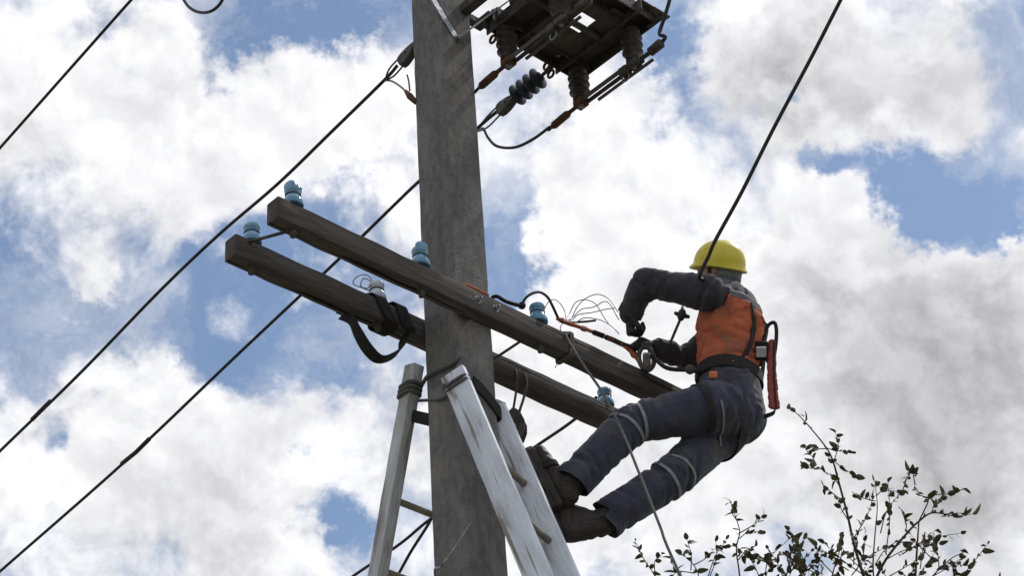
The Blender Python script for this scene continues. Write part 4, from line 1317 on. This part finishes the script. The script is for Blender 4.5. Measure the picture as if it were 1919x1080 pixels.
# loose tie-wire ends by the arm
t = thing('loose_wires', armtop(1056, 604), 'thin curling wire ends sticking up between the insulator loop and the gloves', 'wire')
s0 = armtop(1056, 604)
for lst in ([(1070, 598), (1082, 575), (1100, 558), (1122, 552), (1142, 562), (1158, 585)], [(1072, 600), (1084, 590), (1110, 586), (1135, 580), (1152, 578)], [(1080, 604), (1100, 603), (1116, 601)], [(1066, 590), (1078, 568), (1096, 562), (1116, 570), (1130, 592), (1140, 606)], [(1060, 590), (1052, 572), (1040, 562), (1028, 566), (1020, 580)], [(1075, 606), (1096, 596), (1124, 600), (1146, 612), (1160, 626)], [(1050, 616), (1058, 640), (1052, 668), (1040, 690)], [(1072, 596), (1090, 580), (1112, 576), (1138, 566), (1160, 600)]):
    tube_obj('wire_end', [s0] + [at(x, y, .50 - .1 * i / len(lst)) for i, (x, y) in enumerate(lst)], .0022 if len(lst) > 3 else .0055, MT['alu'] if len(lst) > 3 else MT['cable'], t, 5, 5)

# overhead cable that comes down to the worker's shoulder
shp = at(1311, 517, .17)
rw = plane_pts([(1311, 517), (1328, 480), (1342, 448), (1390, 360), (1450, 240), (1520, 108), (1575, 0)], shp)
d = (rw[-1] - rw[-2]).normalized()
rw2 = [rw[-1] + d * s for s in (1.5, 4, 8, 14)]
hh = bv_j.find_nearest(rw[0])
rw = [hh[0] + hh[1] * .004] + rw
sag_wire(rw, .0085, 'overhead_cable', 'dark cable slanting down from the sky past the yellow helmet', extend=rw2)

# ------------------------------------------------------------------ tree beyond
TY = 4.0
tree = thing('tree', V((2.0, TY + .2, 0)), 'sparse autumn tree with thin twigs and small dark leaves behind the worker', 'tree')
rnd = random.Random(5)
def tp(x, y, j=.0): return at(x, y, TY + j)
limbs = []        # (points, r0, r1)
twigs = []
def leafspot(p, d): leaves.append((p, d))
leaves = []
main = {
 'm1': ([(1640, 1150), (1618, 1080), (1600, 1020), (1588, 965), (1572, 905), (1562, 868), (1550, 842), (1525, 810), (1500, 782), (1482, 766)], .011, .0022),
 'm2': ([(1630, 1110), (1660, 1050), (1700, 1000), (1722, 978), (1748, 962), (1790, 968), (1822, 964)], .009, .002),
 'm3': ([(1390, 1150), (1386, 1080), (1380, 1030), (1386, 998), (1378, 968), (1370, 944)], .006, .002),
 'm4': ([(1262, 1150), (1228, 1082), (1206, 1048), (1192, 1020)], .0045, .0016),
 'm5': ([(1640, 1110), (1636, 1060), (1640, 1000), (1644, 950), (1640, 905)], .006, .002),
 'm6': ([(1722, 978), (1738, 945), (1745, 930), (1790, 925), (1802, 918)], .005, .002),
 'm7': ([(1480, 1150), (1470, 1090), (1490, 1050), (1505, 1012)], .006, .002),
 'm8': ([(1560, 1140), (1560, 1080), (1572, 1040), (1576, 1010)], .006, .002),
 'm9': ([(1700, 1150), (1740, 1090), (1780, 1050), (1806, 1036)], .006, .002),
 'm10': ([(1300, 1150), (1310, 1090), (1300, 1060), (1278, 1040)], .005, .002),
 'm11': ([(1440, 1150), (1436, 1090), (1440, 1050), (1480, 1010)], .005, .002),
}
paths = {}
for k, (px, ra, rb) in main.items():
    j0 = rnd.uniform(-.3, .3)
    pts = [tp(x, y, j0 + rnd.uniform(-.05, .05)) for x, y in px]
    paths[k] = (pts, px, j0)
    limbs.append((pts, ra, rb))
side = [((1550, 842), (1512, 838)), ((1575, 915), (1540, 880)), ((1540, 880), (1502, 876)), ((1530, 872), (1508, 840)), ((1562, 868), (1566, 812)), ((1545, 838), (1596, 848)), ((1560, 862), (1604, 892)),
        ((1580, 940), (1546, 912)), ((1592, 980), (1570, 938)), ((1600, 1010), (1640, 905)), ((1640, 940), (1604, 925)), ((1642, 930), (1680, 922)), ((1650, 1000), (1690, 922)), ((1660, 1040), (1664, 905)),
        ((1690, 925), (1705, 886)), ((1715, 910), (1704, 880)), ((1700, 1000), (1690, 960)), ((1680, 1020), (1732, 1020)), ((1660, 1050), (1760, 1020)), ((1690, 1040), (1800, 1000)),
        ((1748, 962), (1766, 930)), ((1760, 962), (1810, 962)), ((1745, 935), (1720, 922)), ((1386, 1000), (1430, 966)), ((1386, 1010), (1425, 998)), ((1380, 1020), (1340, 1030)), ((1384, 1050), (1415, 1025)),
        ((1380, 975), (1376, 950)), ((1228, 1082), (1240, 1040)), ((1210, 1055), (1195, 1022)), ((1300, 1060), (1330, 1040)), ((1300, 1075), (1262, 1078)), ((1440, 1060), (1420, 1042)),
        ((1625, 1060), (1600, 1005)), ((1630, 1080), (1580, 1030)), ((1620, 1080), (1545, 1020)), ((1560, 1075), (1530, 1025)), ((1640, 1060), (1690, 1010)), ((1480, 1075), (1520, 1035)), ((1470, 1090), (1440, 1030)),
        ((1760, 1070), (1750, 1010)), ((1750, 1080), (1800, 1048)), ((1780, 1050), (1810, 1062)), ((1600, 1060), (1612, 990)), ((1505, 1050), (1478, 1006)), ((1590, 1070), (1550, 1045)), ((1660, 1085), (1720, 1050))]
for _ in range(50):
    x = rnd.uniform(1280, 1810); y = rnd.uniform(1055, 1150)
    side.append(((x, y), (x + rnd.uniform(-60, 60), y - rnd.uniform(25, 75))))
def px_leaf(p, d, s): leaves.append((p, d, s))
for (q0, q1) in side:
    j = rnd.uniform(-.35, .35)
    a_ = tp(*q0, j * .4); b_ = tp(*q1, j)
    mid = a_.lerp(b_, .5) + V((rnd.uniform(-.03, .03), 0, rnd.uniform(-.01, .03)))
    limbs.append(([a_, mid, b_], .0038, .0014))
    d = (b_ - mid).normalized()
    n = 3 + int((b_ - a_).length / .058)
    for i in range(n):
        t_ = 1 - i / (n + .5) * .85
        p = a_.lerp(mid, t_ * 2) if t_ < .5 else mid.lerp(b_, t_ * 2 - 1)
        dv = (d * .7 + V((rnd.uniform(-1, 1), rnd.uniform(-1, 1), rnd.uniform(-.7, .8)))).normalized()
        px_leaf(p, d if i == 0 else dv, rnd.uniform(.65, 1.2))
for k, (pts, px, j0) in paths.items():
    sp = smooth_path(pts, 6)
    for i, p in enumerate(sp):
        if i > len(sp) * .3 and rnd.random() < .42:
            px_leaf(p, V((rnd.uniform(-1, 1), rnd.uniform(-1, 1), rnd.uniform(-.4, 1))).normalized(), rnd.uniform(.7, 1.15))
    px_leaf(sp[-1], (sp[-1] - sp[-3]).normalized(), 1.25)
# trunk and limbs down to the ground
bm = bmesh.new()
tr = [V((2.0, TY + .2, -.2)), V((2.02, TY + .22, 1.5)), V((1.95, TY + .15, 3.2)), V((1.9, TY + .1, 5.0)), V((1.82, TY + .02, 6.3))]
add_tube(bm, smooth_path(tr, 6), [.11 - .085 * i / 24 for i in range(25)], 14)
mesh_obj('trunk', fin(bm), MT['bark'], tree)
crown_bm = bmesh.new()
for k, (pts, px, j0) in paths.items():
    b0 = pts[0]
    h_ = max(3.2, min(6.2, b0.z - 1.0 - abs(b0.x - 1.85) * .8))
    s_ = V((1.88, TY + .08, h_))
    add_tube(crown_bm, smooth_path([s_, s_.lerp(b0, .45) + V((0, 0, -.10)), b0], 6), [.022 - (.022 - main[k][1]) * i / 12 for i in range(13)], 8)
for (pts, ra, rb) in limbs:
    sp = smooth_path(pts, 5)
    add_tube(crown_bm, sp, [ra + (rb - ra) * i / (len(sp) - 1) for i in range(len(sp))], 6)
# lower crown, below what the picture shows
extra = []
for _ in range(70):
    an = rnd.uniform(0, 6.28); rr = rnd.uniform(.3, 1.3); h_ = rnd.uniform(3.4, 7.0)
    s_ = V((1.92, TY + .1, h_ - rr * .6)); e_ = V((1.9 + math.cos(an) * rr, TY + math.sin(an) * rr, h_))
    add_tube(crown_bm, smooth_path([s_, s_.lerp(e_, .5) + V((0, 0, -.05)), e_], 4), [.012 - .010 * i / 8 for i in range(9)], 5)
    for i in range(14):
        extra.append((s_.lerp(e_, rnd.uniform(.35, 1)) + V((rnd.uniform(-.1, .1), rnd.uniform(-.1, .1), rnd.uniform(-.05, .1))), V((rnd.uniform(-1, 1), rnd.uniform(-1, 1), rnd.uniform(-.5, 1))).normalized(), rnd.uniform(.7, 1.2)))
crown = mesh_obj('crown', fin(crown_bm), MT['bark'], tree)
def leaf_mesh(bend, w):
    b = bmesh.new()
    L0 = .042
    rows = [(0, 0), (.14, .62), (.42, 1.0), (.74, .80), (.93, .38), (1, 0)]
    prev = None
    for t_, ww in rows:
        y = t_ * L0; z = -bend * t_ * t_ * L0
        c = b.verts.new((0, y, z))
        if ww: l_, r_ = b.verts.new((-ww * w * L0, y, z + ww * .12 * L0)), b.verts.new((ww * w * L0, y, z + ww * .12 * L0))
        else: l_ = r_ = None
        if prev:
            pc2, pl2, pr2 = prev
            if pl2 and l_: b.faces.new((pc2, pl2, l_, c)); b.faces.new((pc2, c, r_, pr2))
            elif l_: b.faces.new((pc2, l_, c)); b.faces.new((pc2, c, r_))
            else: b.faces.new((pc2, pl2, c)); b.faces.new((pc2, c, pr2))
        prev = (c, l_, r_)
    me = bpy.data.meshes.new('leaf'); b.to_mesh(me); b.free()
    me.materials.append(MT['leaf'])
    return me
LM = [leaf_mesh(.3, .36), leaf_mesh(.8, .42), leaf_mesh(-.2, .30), leaf_mesh(1.2, .38)]
def leaf_matrix(p, d, s):
    y = d; x = y.cross(V((rnd.uniform(-1, 1), rnd.uniform(-1, 1), rnd.uniform(-1, 1))))
    if x.length < 1e-3: x = y.cross(Z)
    x.normalize()
    Mx = (Matrix((x, y, x.cross(y))).transposed() * 1.0).to_4x4() @ Matrix.Scale(s, 4)
    Mx.translation = p
    return Mx
tl0 = Matrix.Translation(-V(tree.location))
vis = sorted(leaves, key=lambda q: -q[2])
for (p, d, s) in vis[:300]:
    o = bpy.data.objects.new('leaf', rnd.choice(LM)); COL.objects.link(o)
    o.parent = crown
    o.matrix_local = tl0 @ leaf_matrix(p, d, s)
rb_ = bmesh.new()
for (p, d, s) in vis[300:] + extra:
    t_ = rnd.choice(LM).copy(); t_.transform(leaf_matrix(p, d, s)); rb_.from_mesh(t_); bpy.data.meshes.remove(t_)
me = bpy.data.meshes.new('leaves'); rb_.to_mesh(me); rb_.free()
set_props(mesh_obj('foliage', me, MT['leaf'], crown), kind='stuff')
print('leaves', len(leaves), len(extra))
